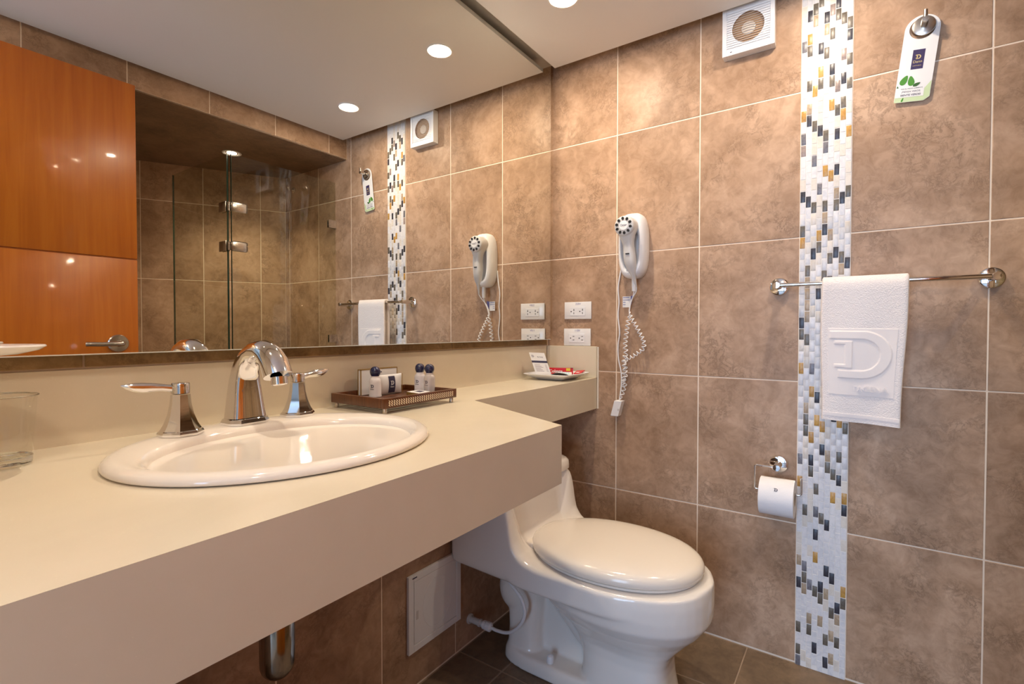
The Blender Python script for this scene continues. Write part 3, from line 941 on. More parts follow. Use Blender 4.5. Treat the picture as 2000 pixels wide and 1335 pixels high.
# ------------------------------------------------------------------ outlets
def outlet(yc, zc, horizontal_slots, text, label):
    t = thing('power_outlet', label, 'outlet', (0, yc, zc), 'double power outlets above the corner shelf')
    w2, h2 = 0.0585, 0.0338
    obj('cover_plate', B().box(-0.0068, -0.0006, yc - w2, yc + w2, zc - h2, zc + h2, 0.0014, 2), M_WHITE_G, t)
    zi = zc - 0.004
    obj('socket_insert', B().box(-0.0084, -0.0066, yc - 0.0335, yc + 0.0335, zi - 0.0165, zi + 0.0165, 0.0006, 1), M_WHITE, t)
    for s in (0.019, -0.019):
        hb = B()
        hb.lathe((-0.00835, yc + s + 0.0085, zi), (-1, 0, 0), [(0.0024, 0), (0.0024, 0.0003)], 12)
        for q in (0.0068, -0.0068):
            if horizontal_slots:
                hb.box(-0.0087, -0.0083, yc + s - 0.0085, yc + s - 0.0005, zi + q - 0.0011, zi + q + 0.0011)
            else:
                hb.box(-0.0087, -0.0083, yc + s - 0.0045, yc + s - 0.0022, zi + q - 0.0035, zi + q + 0.0035)
                if q > 0:
                    hb.box(-0.0087, -0.0083, yc + s - 0.0060, yc + s - 0.0008, zi + q - 0.0034, zi + q - 0.0012)
        obj('socket_holes', hb, M_DARK, t, False)
    text_mesh('lettering', text, 0.0115, M_INK_B, t, (-0.0069, yc - 0.002, zc + 0.0255), (0, -1, 0), (0, 0, 1), 0.0003)
    return t
outlet(-0.1055, 1.1180, False, '220V', 'upper white double outlet marked for 220 volts beside the mirror')
outlet(-0.1030, 1.0128, True, '110V', 'lower white double outlet marked for 110 volts just above the side backsplash')

# ------------------------------------------------------------------ hair dryer on its wall cradle
hold = thing('dryer_cradle', 'white wall-mounted hair dryer cradle with cord and plug on tiled wall', 'hair dryer holder', (0, -0.335, 1.345))
b = B()
yc, zc = -0.341, 1.3455
def hring(x, hy, hz, ox=0.0):
    return [(x, yc + ox + py, zc + pz) for (py, pz, _) in [(q[0], q[1], 0) for q in rring(0, 0, 0, hy, hz, 3.0, 48)]]
rs = [hring(-0.0006, 0.0500, 0.1160), hring(-0.006, 0.0525, 0.1180), hring(-0.030, 0.0525, 0.1180), hring(-0.048, 0.0490, 0.1140), hring(-0.058, 0.0430, 0.1080), hring(-0.062, 0.0370, 0.1000), hring(-0.0605, 0.0345, 0.0940)]
# hollow where the dryer sits
rs += [[(x, yc + 0.002 + py * hy, zc - 0.006 + pz * hz) for (py, pz, _) in rring(0, 0, 0, 1, 1, 2.4, 48)] for x, hy, hz in ((-0.056, 0.0320, 0.086), (-0.040, 0.0285, 0.080), (-0.030, 0.022, 0.070), (-0.028, 0.004, 0.02))]
obj('body', b.loft(rs), M_WHITE, hold, True, 60)
obj('cord_sleeve', B().lathe((-0.030, -0.3455, 1.232), (0, 0.02, -1), [(0.0085, 0), (0.0080, 0.025), (0.0068, 0.050), (0.004, 0.0505)], 16), M_WHITE, hold)
def smooth_path(pts, n=8):
    P = [Vector(p) for p in pts]
    out = []
    for i in range(len(P) - 1):
        p0 = P[max(i - 1, 0)]; p1 = P[i]; p2 = P[i + 1]; p3 = P[min(i + 2, len(P) - 1)]
        for k in range(n):
            t_ = k / n
            out.append(0.5 * ((2 * p1) + (-p0 + p2) * t_ + (2 * p0 - 5 * p1 + 4 * p2 - p3) * t_ ** 2 + (-p0 + 3 * p1 - 3 * p2 + p3) * t_ ** 3))
    out.append(P[-1])
    return out
def coil(pts, R, r, pitch, n=8):
    P = smooth_path(pts, 12)
    # resample evenly
    out = []
    acc = 0.0
    T0 = (P[1] - P[0]).normalized()
    N = Vector((1, 0, 0))
    step = pitch / 12
    pos = P[0].copy()
    i = 0
    L = [0]
    for a_, b_ in zip(P, P[1:]):
        L.append(L[-1] + (b_ - a_).length)
    total = L[-1]
    k = 0
    s = 0.0
    while s < total:
        while k < len(L) - 2 and L[k + 1] < s:
            k += 1
        f = (s - L[k]) / max(L[k + 1] - L[k], 1e-9)
        c = P[k].lerp(P[k + 1], f)
        T = (P[k + 1] - P[k]).normalized()
        Nn = (N - T * N.dot(T)).normalized()
        Bn = T.cross(Nn)
        a = 2 * PI * s / pitch
        ends = min(1.0, s / 0.02, (total - s) / 0.02)
        out.append(c + (Nn * math.cos(a) + Bn * math.sin(a)) * R * max(ends, 0.05))
        s += step
    return out
obj('power_cord', B().tube(smooth_path([(-0.004, -0.2885, 1.300), (-0.006, -0.2830, 1.255), (-0.006, -0.2745, 1.200), (-0.006, -0.2780, 1.145), (-0.006, -0.2745, 1.095), (-0.006, -0.2810, 1.030), (-0.006, -0.2750, 0.985), (-0.006, -0.2770, 0.934), (-0.007, -0.2880, 0.885), (-0.010, -0.2910, 0.842), (-0.014, -0.2880, 0.800), (-0.016, -0.2850, 0.776)]), 0.0026, 8), M_WHITE, hold)
obj('plug', B().loft([[(-0.020 + sx * 0.015 * f, -0.2855 - dd_ + sy * 0.0145 * f, z) for sx, sy in ((1, 1), (-1, 1), (-1, -1), (1, -1))] for z, f, dd_ in ((0.7795, 0.85, 0.002), (0.7775, 1.0, 0.002), (0.723, 1.0, -0.012), (0.7205, 0.9, -0.0125))]), M_WHITE, hold, False)
obj('plug_buttons', B().box(-0.0355, -0.0345, -0.292, -0.286, 0.742, 0.750), M_GREYW, hold, False)

dry = thing('hair_dryer', 'white hair dryer with round dark-holed grille hanging in the wall cradle', 'hair dryer', (-0.07, -0.337, 1.30))
b = B()
secs = [  # z, x centre, y centre, half x, half y
    (1.1955, -0.045, -0.3600, 0.0022, 0.0022), (1.2150, -0.050, -0.3570, 0.0048, 0.0048), (1.2300, -0.054, -0.3540, 0.0072, 0.0070), (1.2400, -0.057, -0.3525, 0.0100, 0.0095),
    (1.2600, -0.063, -0.3490, 0.0155, 0.0165), (1.2800, -0.067, -0.3460, 0.0185, 0.0208), (1.3000, -0.069, -0.3440, 0.0195, 0.0215), (1.3200, -0.070, -0.3425, 0.0190, 0.0200),
    (1.3400, -0.072, -0.3410, 0.0190, 0.0192), (1.3600, -0.075, -0.3390, 0.0205, 0.0222), (1.3760, -0.078, -0.3375, 0.0235, 0.0275), (1.3900, -0.080, -0.3360, 0.0265, 0.0335),
    (1.4050, -0.081, -0.3355, 0.0280, 0.0362), (1.4200, -0.080, -0.3355, 0.0270, 0.0345), (1.4310, -0.078, -0.3355, 0.0240, 0.0285), (1.4380, -0.076, -0.3355, 0.0180, 0.0190), (1.4410, -0.075, -0.3355, 0.0080, 0.0070)]
obj('body', b.loft([rring(xc, yc_, z, hx, hy, 2.5, 28) for z, xc, yc_, hx, hy in secs]), M_GREYW, dry, True, 60)
gc = Vector((-0.1078, -0.3355, 1.4075))
obj('head', B().lathe((-0.050, -0.3355, 1.4075), (-1, 0, 0), [(0.0335, 0), (0.0362, 0.006), (0.0362, 0.048), (0.0345, 0.054), (0.031, 0.0565), (0, 0.0575)], 40), M_GREYW, dry, True, 40)
for k in range(10):
    a = 2 * PI * k / 10 + 0.2
    p = gc + Vector((0, math.cos(a), math.sin(a))) * 0.0255
    u = Vector((0, math.cos(a), math.sin(a))); v = Vector((0, -math.sin(a), math.cos(a)))
    ring_ = [p + u * 0.0056 * math.cos(2 * PI * i / 14) + v * 0.0048 * math.sin(2 * PI * i / 14) + Vector((0.003, 0, 0)) for i in range(14)]
    obj('air_hole', B().prism(ring_, (-0.0042, 0, 0)), M_BLACK, dry, False)
obj('badge', B().lathe(gc + Vector((0.002, 0, 0)), (-1, 0, 0), [(0.0165, 0), (0.0165, 0.0018), (0.0155, 0.0026), (0, 0.0028)], 32), M_WHITE, dry)
text_mesh('lettering', 'Oster', 0.0105, M_INK, dry, gc + Vector((-0.0009, 0, 0.0015)), (0, -1, 0), (0, 0, 1), 0.0003)
obj('switch', B().box(-0.0925, -0.0885, -0.3505, -0.3365, 1.3085, 1.3125, 0.001, 2), M_BLACK, dry)
obj('smile_mark', B().tube([(-0.0945, -0.3385 - 0.005 * math.cos(a), 1.3525 - 0.002 * math.sin(a)) for a in [PI * i / 8 for i in range(9)]], 0.0006, 6), M_GREYW, dry)
obj('coiled_cord', B().tube(smooth_path([(-0.045, -0.3600, 1.1965), (-0.035, -0.3550, 1.180), (-0.024, -0.334, 1.150), (-0.018, -0.3235, 1.115), (-0.018, -0.3250, 1.100)]), 0.0022, 7)
    .tube(coil([(-0.018, -0.3250, 1.100), (-0.018, -0.3175, 1.060), (-0.018, -0.3110, 1.015), (-0.018, -0.3080, 0.985), (-0.018, -0.3110, 0.955), (-0.018, -0.3030, 0.930), (-0.018, -0.3090, 0.900), (-0.016, -0.3010, 0.870), (-0.016, -0.3060, 0.840), (-0.016, -0.2980, 0.810), (-0.018, -0.2900, 0.782)], 0.0072, 0.0022, 0.0165), 0.0021, 6)
    .tube(smooth_path([(-0.030, -0.3460, 1.182), (-0.028, -0.3400, 1.160), (-0.024, -0.330, 1.135), (-0.020, -0.325, 1.110)]), 0.0020, 7)
    .tube(coil([(-0.020, -0.325, 1.110), (-0.020, -0.3310, 1.088), (-0.020, -0.3450, 1.065), (-0.020, -0.3620, 1.035), (-0.020, -0.3780, 1.003), (-0.020, -0.3790, 0.978), (-0.020, -0.3600, 0.960), (-0.020, -0.3350, 0.943), (-0.022, -0.3150, 0.933), (-0.024, -0.3060, 0.905), (-0.024, -0.3140, 0.880), (-0.024, -0.3040, 0.850), (-0.022, -0.3080, 0.825)], 0.0064, 0.0022, 0.0150), 0.0021, 6), M_WHITE, dry)
tg = thing('warning_tag', 'small white warning tag hanging on the hair dryer cord', 'tag', (-0.016, -0.311, 1.145))
obj('card', B().box(-0.0135, -0.0128, -0.3265, -0.2955, 1.1250, 1.1655), M_PAPER, tg, False)
g = B()
for i, (w_, h_) in enumerate(((0.024, 0.0022), (0.026, 0.0018), (0.010, 0.0018), (0.010, 0.0018))):
    z = 1.1610 - i * 0.0085
    g.box(-0.0140, -0.0134, -0.2970 - w_, -0.2970, z - h_ / 2, z + h_ / 2)
obj('print', g, M_INK_B, tg, False)
obj('folded_edge', B().prism([(-0.0125, -0.3265, 1.130), (-0.020, -0.3330, 1.1400), (-0.020, -0.3370, 1.1680), (-0.0125, -0.3265, 1.1655)], (0.0006, 0, 0)), M_INK_B, tg, False)

# ------------------------------------------------------------------ exhaust fan
fy0, fy1, fz0, fz1 = -0.7945, -0.6420, 1.9275, 2.0800
fyc, fzc = (fy0 + fy1) / 2, (fz0 + fz1) / 2
fan = thing('exhaust_fan', 'square white louvred exhaust fan on the tiled wall under the ceiling', 'fan', (0, fyc, fz0))
b = B()
e = 0.013
b.box(-0.035, -0.0006, fy0, fy0 + e, fz0, fz1, 0.0012, 1).box(-0.035, -0.0006, fy1 - e, fy1, fz0, fz1, 0.0012, 1)
b.box(-0.035, -0.0006, fy0 + e, fy1 - e, fz0, fz0 + 0.019, 0.0008, 1).box(-0.035, -0.0006, fy0 + e, fy1 - e, fz1 - e, fz1, 0.0008, 1)
obj('housing', b, M_WHITE, fan)
sb = B()
ro = [(fy0 + e, fz0 + 0.019), (fy1 - e, fz0 + 0.019), (fy1 - e, fz1 - e), (fy0 + e, fz1 - e)]
o1 = [sb.bm.verts.new((-0.0315, y, z)) for y, z in ro]
h1 = [sb.bm.verts.new((-0.0315, fyc + 0.047 * math.cos(2 * PI * i / 40), fzc + 0.002 + 0.047 * math.sin(2 * PI * i / 40))) for i in range(40)]
bmesh.ops.triangle_fill(sb.bm, use_beauty=True, use_dissolve=False, edges=[sb.bm.edges.new((o1[i], o1[(i + 1) % 4])) for i in range(4)] + [sb.bm.edges.new((h1[i], h1[(i + 1) % 40])) for i in range(40)])
obj('shroud', sb, M_WHITE, fan, False)
obj('opening', B().lathe((-0.0202, fyc, fzc + 0.002), (-1, 0, 0), [(0.0, 0.0), (0.050, 0.0), (0.050, 0.0105), (0.0485, 0.0105), (0.0485, 0.0012), (0, 0.0012)], 40), mat('fan_brown', (0.40, 0.25, 0.14), 0.5), fan)
obj('hub', B().lathe((-0.0216, fyc, fzc + 0.002), (-1, 0, 0), [(0.021, 0), (0.020, 0.003), (0.012, 0.006), (0, 0.007)], 32), mat('hub_cream', (0.70, 0.60, 0.50), 0.4), fan)
nl_ = 16
for k in range(nl_):
    z = fz0 + 0.0215 + (fz1 - e - fz0 - 0.024) * (k + 0.5) / nl_
    obj('louver', B().prism([(-0.0348, fy0 + e, z - 0.0011), (-0.0345, fy0 + e, z - 0.0016), (-0.0305, fy0 + e, z + 0.0004), (-0.0308, fy0 + e, z + 0.0012)], (0, fy1 - fy0 - 2 * e, 0)), M_WHITE, fan, False)
obj('badge', B().box(-0.0356, -0.0349, fy1 - 0.030, fy1 - 0.024, fz0 + 0.0085, fz0 + 0.0105), M_INK, fan, False)
obj('pilot_lamp', B().lathe((-0.0350, fy0 + 0.022, fz0 + 0.011), (-1, 0, 0), [(0.003, 0), (0.0024, 0.0008), (0, 0.001)], 12), M_LBLUE, fan)

# ------------------------------------------------------------------ robe hook and door hanger
hy, hz = -1.1545, 1.8690
hook = thing('robe_hook', 'brushed steel round robe hook high on the tiled wall', 'hook', (0, hy, hz))
obj('flange', B().lathe((-0.0006, hy, hz), (-1, 0, 0), [(0.0265, 0), (0.0265, 0.009), (0.0250, 0.0125), (0.0200, 0.0140), (0, 0.0145)], 40), M_STEEL, hook)
obj('post', B().lathe((-0.0148, hy, hz + 0.001), (-1, 0, 0), [(0.0078, 0), (0.0078, 0.032), (0.0072, 0.036), (0, 0.0365)], 24), M_STEEL, hook)
obj('peg', B().tube([(-0.0465, hy, hz + 0.006), (-0.0475, hy - 0.0002, hz + 0.024)], [0.0052, 0.0048], 14), M_STEEL, hook)
hang = thing('door_hanger', 'white eco door hanger with leaves and purple label on the robe hook', 'door hanger', (-0.017, -1.145, 1.79))
# card plane just in front of the hook flange, tilted a little in its own plane
hc = Vector((-0.0072, -1.1425, 1.7860))
ta = math.radians(8.5)
hu = Vector((0, -math.cos(ta), math.sin(ta) * 0.0 - 0.0)) ; hu = Vector((0, -1, 0))
hupv = Vector((0, -0.118, 1)).normalized()
hu = hupv.cross(Vector((-1, 0, 0))).normalized()
if hu.y > 0:
    hu = -hu
hn = Vector((-1, 0, 0))
def hp(u, v, d=0.0):
    return hc + hu * u + hupv * v + hn * d
W2, H2 = 0.0385, 0.115
out = [(-W2, -H2 + 0.004), (-W2 + 0.004, -H2), (W2 - 0.012, -H2), (W2, -H2 + 0.010)]
out += [(W2 * math.cos(a), H2 - W2 + W2 * math.sin(a)) for a in [PI * i / 20 for i in range(21)]]
hole = [(0.0 + 0.0285 * math.cos(2 * PI * i / 32), 0.0795 + 0.0285 * math.sin(2 * PI * i / 32)) for i in range(32)]
b = B()
loops = []
for d in (0.0, 0.0012):
    o1 = [b.bm.verts.new(hp(u, v, d)) for u, v in out]
    h1 = [b.bm.verts.new(hp(u, v, d)) for u, v in hole]
    es = [b.bm.edges.new((o1[i], o1[(i + 1) % len(o1)])) for i in range(len(o1))] + [b.bm.edges.new((h1[i], h1[(i + 1) % len(h1)])) for i in range(len(h1))]
    bmesh.ops.triangle_fill(b.bm, use_beauty=True, use_dissolve=False, edges=es)
    loops.append((o1, h1))
for A, Bq in zip(loops[0], loops[1]):
    for i in range(len(A)):
        j = (i + 1) % len(A)
        b.bm.faces.new((A[i], A[j], Bq[j], Bq[i]))
obj('card', b, M_PAPER, hang, False)
def hquad(b, u0, u1, v0, v1, d=0.0013, t_=0.0002):
    return b.prism([hp(u0, v0, d), hp(u1, v0, d), hp(u1, v1, d), hp(u0, v1, d)], hn * t_)
obj('purple_label', hquad(B(), -0.0125, 0.0140, -0.0285, 0.0235), M_PURPLE, hang, False)
obj('logo', logo_d(B(), hp(0.0005, 0.004, 0.0016), hu, hupv, 0.0115, 0.0002), M_GOLDINK, hang, False)
text_mesh('lettering', 'Dann', 0.0095, M_GOLDINK, hang, hp(0.0005, -0.009, 0.0017), hu, hupv, 0.0002)
text_mesh('lettering', 'CARTAGENA', 0.0032, M_GOLDINK, hang, hp(0.0005, -0.0195, 0.0017), hu, hupv, 0.0002)
# pale green swash and leaves printed at the foot of the card
gb = B()
gb.prism([hp(-W2 + 0.0005, -H2 + 0.0005, 0.0013)] + [hp(u, v, 0.0013) for u, v in ((W2 - 0.0125, -H2 + 0.0005), (W2 - 0.0006, -H2 + 0.0105), (W2 - 0.0006, -0.062), (0.022, -0.086), (-W2 + 0.0006, -0.096))], hn * 0.0001)
obj('green_swash', gb, M_LGREEN, hang, False)
def leaf(cu_, cv_, ln, wd, ang, M, nm='leaf_print'):
    pts = []
    for i in range(20):
        a = 2 * PI * i / 20
        x = ln / 2 * math.cos(a)
        y = wd / 2 * math.sin(a) * (1 - 0.35 * math.cos(a))
        pts.append(hp(cu_ + x * math.cos(ang) - y * math.sin(ang), cv_ + x * math.sin(ang) + y * math.cos(ang), 0.0015))
    obj(nm, B().prism(pts, hn * 0.0002), M, hang, False)
leaf(-0.0225, -0.0555, 0.027, 0.0145, 1.15, M_GREEN)
leaf(-0.0070, -0.0590, 0.027, 0.0140, 1.75, M_GREEN)
leaf(0.0065, -0.0700, 0.0170, 0.0085, 0.5, M_DGREEN)
leaf(-0.0345, -0.0765, 0.014, 0.0048, 1.7, M_DGREEN)
leaf(-0.0200, -0.1080, 0.012, 0.004, 1.3, M_GREEN)
obj('text_panel', hquad(B(), -W2 + 0.001, 0.0245, -0.1020, -0.0755, 0.0016, 0.0002), M_PAPER, hang, False)
text_mesh('lettering', 'POR EL MEDIO AMBIENTE', 0.0041, M_INK, hang, hp(-0.003, -0.0795, 0.0020), hu, hupv, 0.0002)
text_mesh('lettering', '\u00a1PIENSA VERDE,', 0.0062, M_INK, hang, hp(-0.0035, -0.0875, 0.0020), hu, hupv, 0.0002)
text_mesh('lettering', 'SIENTE VERDE!', 0.0068, M_INK, hang, hp(-0.0035, -0.0965, 0.0020), hu, hupv, 0.0002, 0.00012)

# ------------------------------------------------------------------ towel bar and towel
bx, bz = -0.070, 1.1775
bar = thing('towel_bar', 'chrome towel bar with round flanges across the mosaic strip', 'towel bar', (0, -1.055, bz))
yl, yr = -0.8115, -1.2985
for yy, nm in ((yl, 'flange'), (yr, 'flange')):
    obj('flange', B().lathe((-0.0006, yy, bz), (-1, 0, 0), [(0.0275, 0), (0.0275, 0.010), (0.0262, 0.0125), (0.0235, 0.0138), (0, 0.0145)], 40), M_CHROME, bar)
    obj('post', B().lathe((-0.0148, yy, bz), (-1, 0, 0), [(0.0098, 0), (0.0098, 0.062), (0.0088, 0.065), (0, 0.0655)], 28), M_CHROME, bar)
obj('rail', B().tube([(bx, yl + 0.002, bz), (bx, yr - 0.008, bz)], 0.0065, 20), M_CHROME, bar)

towel = thing('hand_towel', 'white hand towel with embossed monogram hanging over the towel bar', 'towel', (bx, -1.027, bz + 0.01))
yL, yR = -0.9330, -1.1235
NU, NV = 26, 44
def towel_pt(side, s, v):
    """side 0 outer face, 1 inner face; s across 0..1; v along the cloth, from back hem over the bar to front hem"""
    Lb, Lf = 0.372, 0.392
    th_ = 0.013
    r = 0.0078 + (th_ if side == 0 else 0.0004)
    arc = PI * 0.0145
    d = v * (Lb + arc + Lf)
    if d < Lb:
        x, z = bx + r, bz - (Lb - d)
        k = (Lb - d) / Lb
    elif d < Lb + arc:
        a = (d - Lb) / arc * PI
        x, z = bx + r * math.cos(a), bz + r * math.sin(a)
        k = 0
    else:
        x, z = bx - r, bz - (d - Lb - arc)
        k = (d - Lb - arc) / Lf
    taper = 0.014 * k
    y = yL + (yR + taper - yL) * s
    x += 0.0045 * math.sin(s * 7.5 + 1.2 + 2.2 * k) * k * (1 if x < bx else 0.3)
    x += (-0.004 if x < bx else 0.006) * k * 0.0
    if x < bx:
        x -= 0.010 * k * (0.3 + 0.7 * s) * (1 - 0.4 * k)
    z -= 0.006 * k * (s - 0.4) * 1.0 if x < bx else 0.0
    y += 0.0025 * math.sin(k * 5.0) * (1 - s) - 0.002 * math.sin(k * 6) * s
    return (x, y, z)
b = B()
rs = []
for j in range(NV + 1):
    v = j / NV
    o_r = [towel_pt(0, i / NU, v) for i in range(NU + 1)]
    i_r = [towel_pt(1, i / NU, v) for i in range(NU, -1, -1)]
    def rnd(p, q):   # rounded side selvedge
        return ((p[0] + q[0]) / 2, (p[1] + q[1]) / 2 + (0.004 if p is o_r[0] or q is o_r[0] else -0.004), (p[2] + q[2]) / 2)
    rs.append(o_r + [((o_r[-1][0] + i_r[0][0]) / 2, o_r[-1][1] - 0.0035, (o_r[-1][2] + i_r[0][2]) / 2)] + i_r + [((o_r[0][0] + i_r[-1][0]) / 2, o_r[0][1] + 0.0035, (o_r[0][2] + i_r[-1][2]) / 2)])
b.loft(rs)
obj('cloth', b, M_TERRY, towel, True, 70)
# embossed panel on the front fall: one fine grid that follows the cloth, the monogram raised from it
def front(s, z, d=0.0):
    Lb, Lf, arc = 0.372, 0.392, PI * 0.0145
    v = (Lb + arc + (bz - z)) / (Lb + arc + Lf)
    p = Vector(towel_pt(0, s, v))
    return p + Vector((-d, 0, 0))
def emboss(b, poly, d0, d1):
    a = [b.bm.verts.new(front(s, z, d0)) for s, z in poly]
    c = [b.bm.verts.new(front(s, z, d1)) for s, z in poly]
    n = len(a)
    b.bm.faces.new(c)
    for i in range(n):
        b.bm.faces.new((a[i], a[(i + 1) % n], c[(i + 1) % n], c[i]))
def in_mark(x, y):
    tt = 0.165
    if not (0.0 <= y <= 1.0):
        return False
    ro = math.hypot((x - 0.52) / 0.49, (y - 0.5) / 0.5)
    ri = math.hypot((x - 0.50) / (0.49 - tt), (y - 0.5) / (0.5 - tt))
    if x >= 0.52 and ro <= 1 and ri >= 1:
        return True
    if x < 0.53 and ((y >= 1 - tt and x >= -0.02) or (y <= tt and x >= 0.12)):
        return True
    return (0.235 <= x <= 0.365 and 0.21 <= y <= 0.79) or (0.06 <= x <= 0.365 and 0.215 <= y <= 0.285) or (0.06 <= x <= 0.30 and 0.72 <= y <= 0.79)
b = B()
ps0, ps1, pz0, pz1 = 0.075, 0.925, 0.8590, 1.0480
nu, nv = 130, 150
rows = []
for j in range(nv + 1):
    r = []
    z = pz0 + (pz1 - pz0) * j / nv
    for i in range(nu + 1):
        q = ps0 + (ps1 - ps0) * i / nu
        h = 0.0
        for ox in (-0.006, 0.006):
            for oy in (-0.006, 0.006):
                h += 0.25 * in_mark((q - 0.12) / 0.74 + ox, (z - 0.9085) / 0.1310 + oy)
        e = min(i, nu - i, j, nv - j)
        r.append(b.bm.verts.new(front(q, z, (-0.003 if e == 0 else 0.0012) + 0.0024 * h)))
    rows.append(r)
for j in range(nv):
    for i in range(nu):
        b.bm.faces.new((rows[j][i], rows[j][i + 1], rows[j + 1][i + 1], rows[j + 1][i]))
obj('embossed_panel', b, M_TERRY_FLAT, towel, True, 80)
pc = front(0.50, 0.8795, 0.0008)
text_mesh('embossed_lettering', 'CARTAGENA', 0.0205, M_TERRY_FLAT, towel, pc + Vector((-0.0014, 0, 0)), (-0.05, -1, 0), (-0.015, 0, 1), 0.0036, 0.0002)
b = B()
rows = [[b.bm.verts.new(front(i / 30, z, 0.0010 if 0 < k < 3 else -0.002)) for i in range(31)] for k, z in enumerate((0.7970, 0.7978, 0.8080, 0.8088))]
for j in range(3):
    for i in range(30):
        b.bm.faces.new((rows[j][i], rows[j][i + 1], rows[j + 1][i + 1], rows[j + 1][i]))
obj('woven_hem', b, M_TERRY_FLAT, towel, True, 50)
for k in range(22):
    s = 0.06 + 0.88 * k / 21
    b = B(); emboss(b, [(s - 0.008, 0.7990), (s + 0.008, 0.7990), (s + 0.006, 0.8075), (s - 0.006, 0.8075)], 0.0, 0.0022)
    obj('hem_rib', b, M_TERRY_FLAT, towel, False)

# ------------------------------------------------------------------ toilet paper
ty_, tz_ = -0.8152, 0.6205
hd = thing('paper_holder', 'chrome wire toilet paper holder with round flange beside the mosaic', 'toilet paper holder', (0, ty_, tz_))
obj('flange', B().lathe((-0.0006, ty_, tz_), (-1, 0, 0), [(0.0265, 0), (0.0265, 0.010), (0.0252, 0.0125), (0.0225, 0.0135), (0, 0.014)], 40), M_CHROME, hd)
obj('post', B().lathe((-0.0145, ty_, tz_), (-1, 0, 0), [(0.0105, 0), (0.0105, 0.050), (0.0095, 0.0525), (0, 0.053)], 28), M_CHROME, hd)
wx = -0.0605
zl = 0.5465
wire = smooth_path([(wx, ty_ + 0.008, tz_ + 0.001), (wx, -0.7620, tz_ + 0.001)], 2)
def arc_corner(p, a, bb, r=0.007, n=5):
    a, bb, p = Vector(a), Vector(bb), Vector(p)
    d1, d2 = (a - p).normalized(), (bb - p).normalized()
    s_, e_ = p + d1 * r, p + d2 * r
    return [s_.lerp(p, t / n).lerp(p.lerp(e_, t / n), t / n) for t in range(n + 1)]
Pw = [(wx, ty_ + 0.008, tz_ + 0.0005), (wx, -0.7545, tz_ + 0.0005), (wx, -0.7545, zl), (wx, -0.8815, zl), (wx, -0.8815, 0.5975)]
wp = [Vector(Pw[0])]
for i in range(1, 4):
    wp += arc_corner(Pw[i], Pw[i - 1], Pw[i + 1])
wp.append(Vector(Pw[4]))
obj('wire_arm', B().tube(wp, 0.0031, 12), M_CHROME, hd)
roll = thing('toilet_paper_roll', 'white toilet paper roll hanging on the chrome wire holder', 'toilet paper', (wx, -0.818, zl))
ry0, ry1 = -0.8655, -0.7715
cz = zl - 0.0150
R_, r_ = 0.0560, 0.0205
b = B()
b.lathe((wx, ry1, cz), (0, -1, 0), [(r_, 0), (R_ - 0.001, 0), (R_, 0.001), (R_, ry1 - ry0 - 0.001), (R_ - 0.001, ry1 - ry0), (r_, ry1 - ry0)], 56, False, False)
obj('paper', b, M_TISSUE, roll, True, 40)
obj('core', B().lathe((wx, ry1 - 0.0005, cz), (0, -1, 0), [(r_, 0), (r_, ry1 - ry0 - 0.001), (r_ - 0.0012, ry1 - ry0 - 0.001), (r_ - 0.0012, 0), (r_, 0)], 32, False, False), mat('card_core', (0.35, 0.26, 0.17), 0.8), roll)
# folded point of the first sheet
def on_roll(a, y, d=0.0006):
    return Vector((wx - (R_ + d) * math.cos(a), y, cz + (R_ + d) * math.sin(a)))
b = B()
for i in range(8):
    a0, a1 = 1.25 - i * 0.085, 1.25 - (i + 1) * 0.085
    f = lambda k: 0.044 * (1 - k / 8)
    ym = -0.8190
    y0a, y0b = ym + f(i), ym - f(i)
    y1a, y1b = ym + f(i + 1), ym - f(i + 1)
    vs = [on_roll(a0, y0a), on_roll(a0, y0b), on_roll(a1, y1b), on_roll(a1, y1a)]
    if i == 7:
        b.bm.faces.new([b.bm.verts.new(v) for v in (vs[0], vs[1], (vs[2] + vs[3]) / 2)])
    else:
        b.bm.faces.new([b.bm.verts.new(v) for v in vs])
bmesh.ops.remove_doubles(b.bm, verts=b.bm.verts[:], dist=0.0001)
obj('folded_point', b, M_TISSUE, roll, True, 60)
pl = on_roll(0.62, -0.8190, 0.0010)
obj('print', logo_d(B(), pl, (0, -1, 0), (0.58, 0, 0.81), 0.0095, 0.0003), M_INK, roll, False)

# ------------------------------------------------------------------ toilet
XT = -0.412
toilet = thing('toilet', 'cream one-piece toilet with closed lid under the corner shelf', 'toilet', (XT, -0.35, 0))
b = B()
def hw(y):
    if y > -0.45:
        return 0.198
    q = 1 - ((y + 0.45) / 0.262) ** 2
    return 0.198 * math.sqrt(max(q, 0.0))
tops = [(0.022, 0.560), (-0.178, 0.560), (-0.186, 0.545), (-0.192, 0.518), (-0.198, 0.470), (-0.206, 0.430), (-0.222, 0.402), (-0.250, 0.386), (-0.290, 0.378), (-0.45, 0.3765), (-0.80, 0.3765)]
def lerp_tab(tab, y):
    for (y0, v0), (y1, v1) in zip(tab, tab[1:]):
        if y1 <= y <= y0:
            return v0 + (v1 - v0) * (y0 - y) / (y0 - y1)
    return tab[-1][1]
bots = [(0.022, 0.306), (-0.16, 0.298), (-0.45, 0.300), (-0.60, 0.302), (-0.80, 0.31)]
stations = [0.022, 0.018, -0.05, -0.12, -0.165, -0.178, -0.184, -0.189, -0.194, -0.199, -0.206, -0.214, -0.225, -0.24, -0.26, -0.29, -0.33, -0.38, -0.43, -0.47, -0.51, -0.55, -0.59, -0.625, -0.655, -0.68, -0.696, -0.705, -0.7095, -0.7115]
rs = []
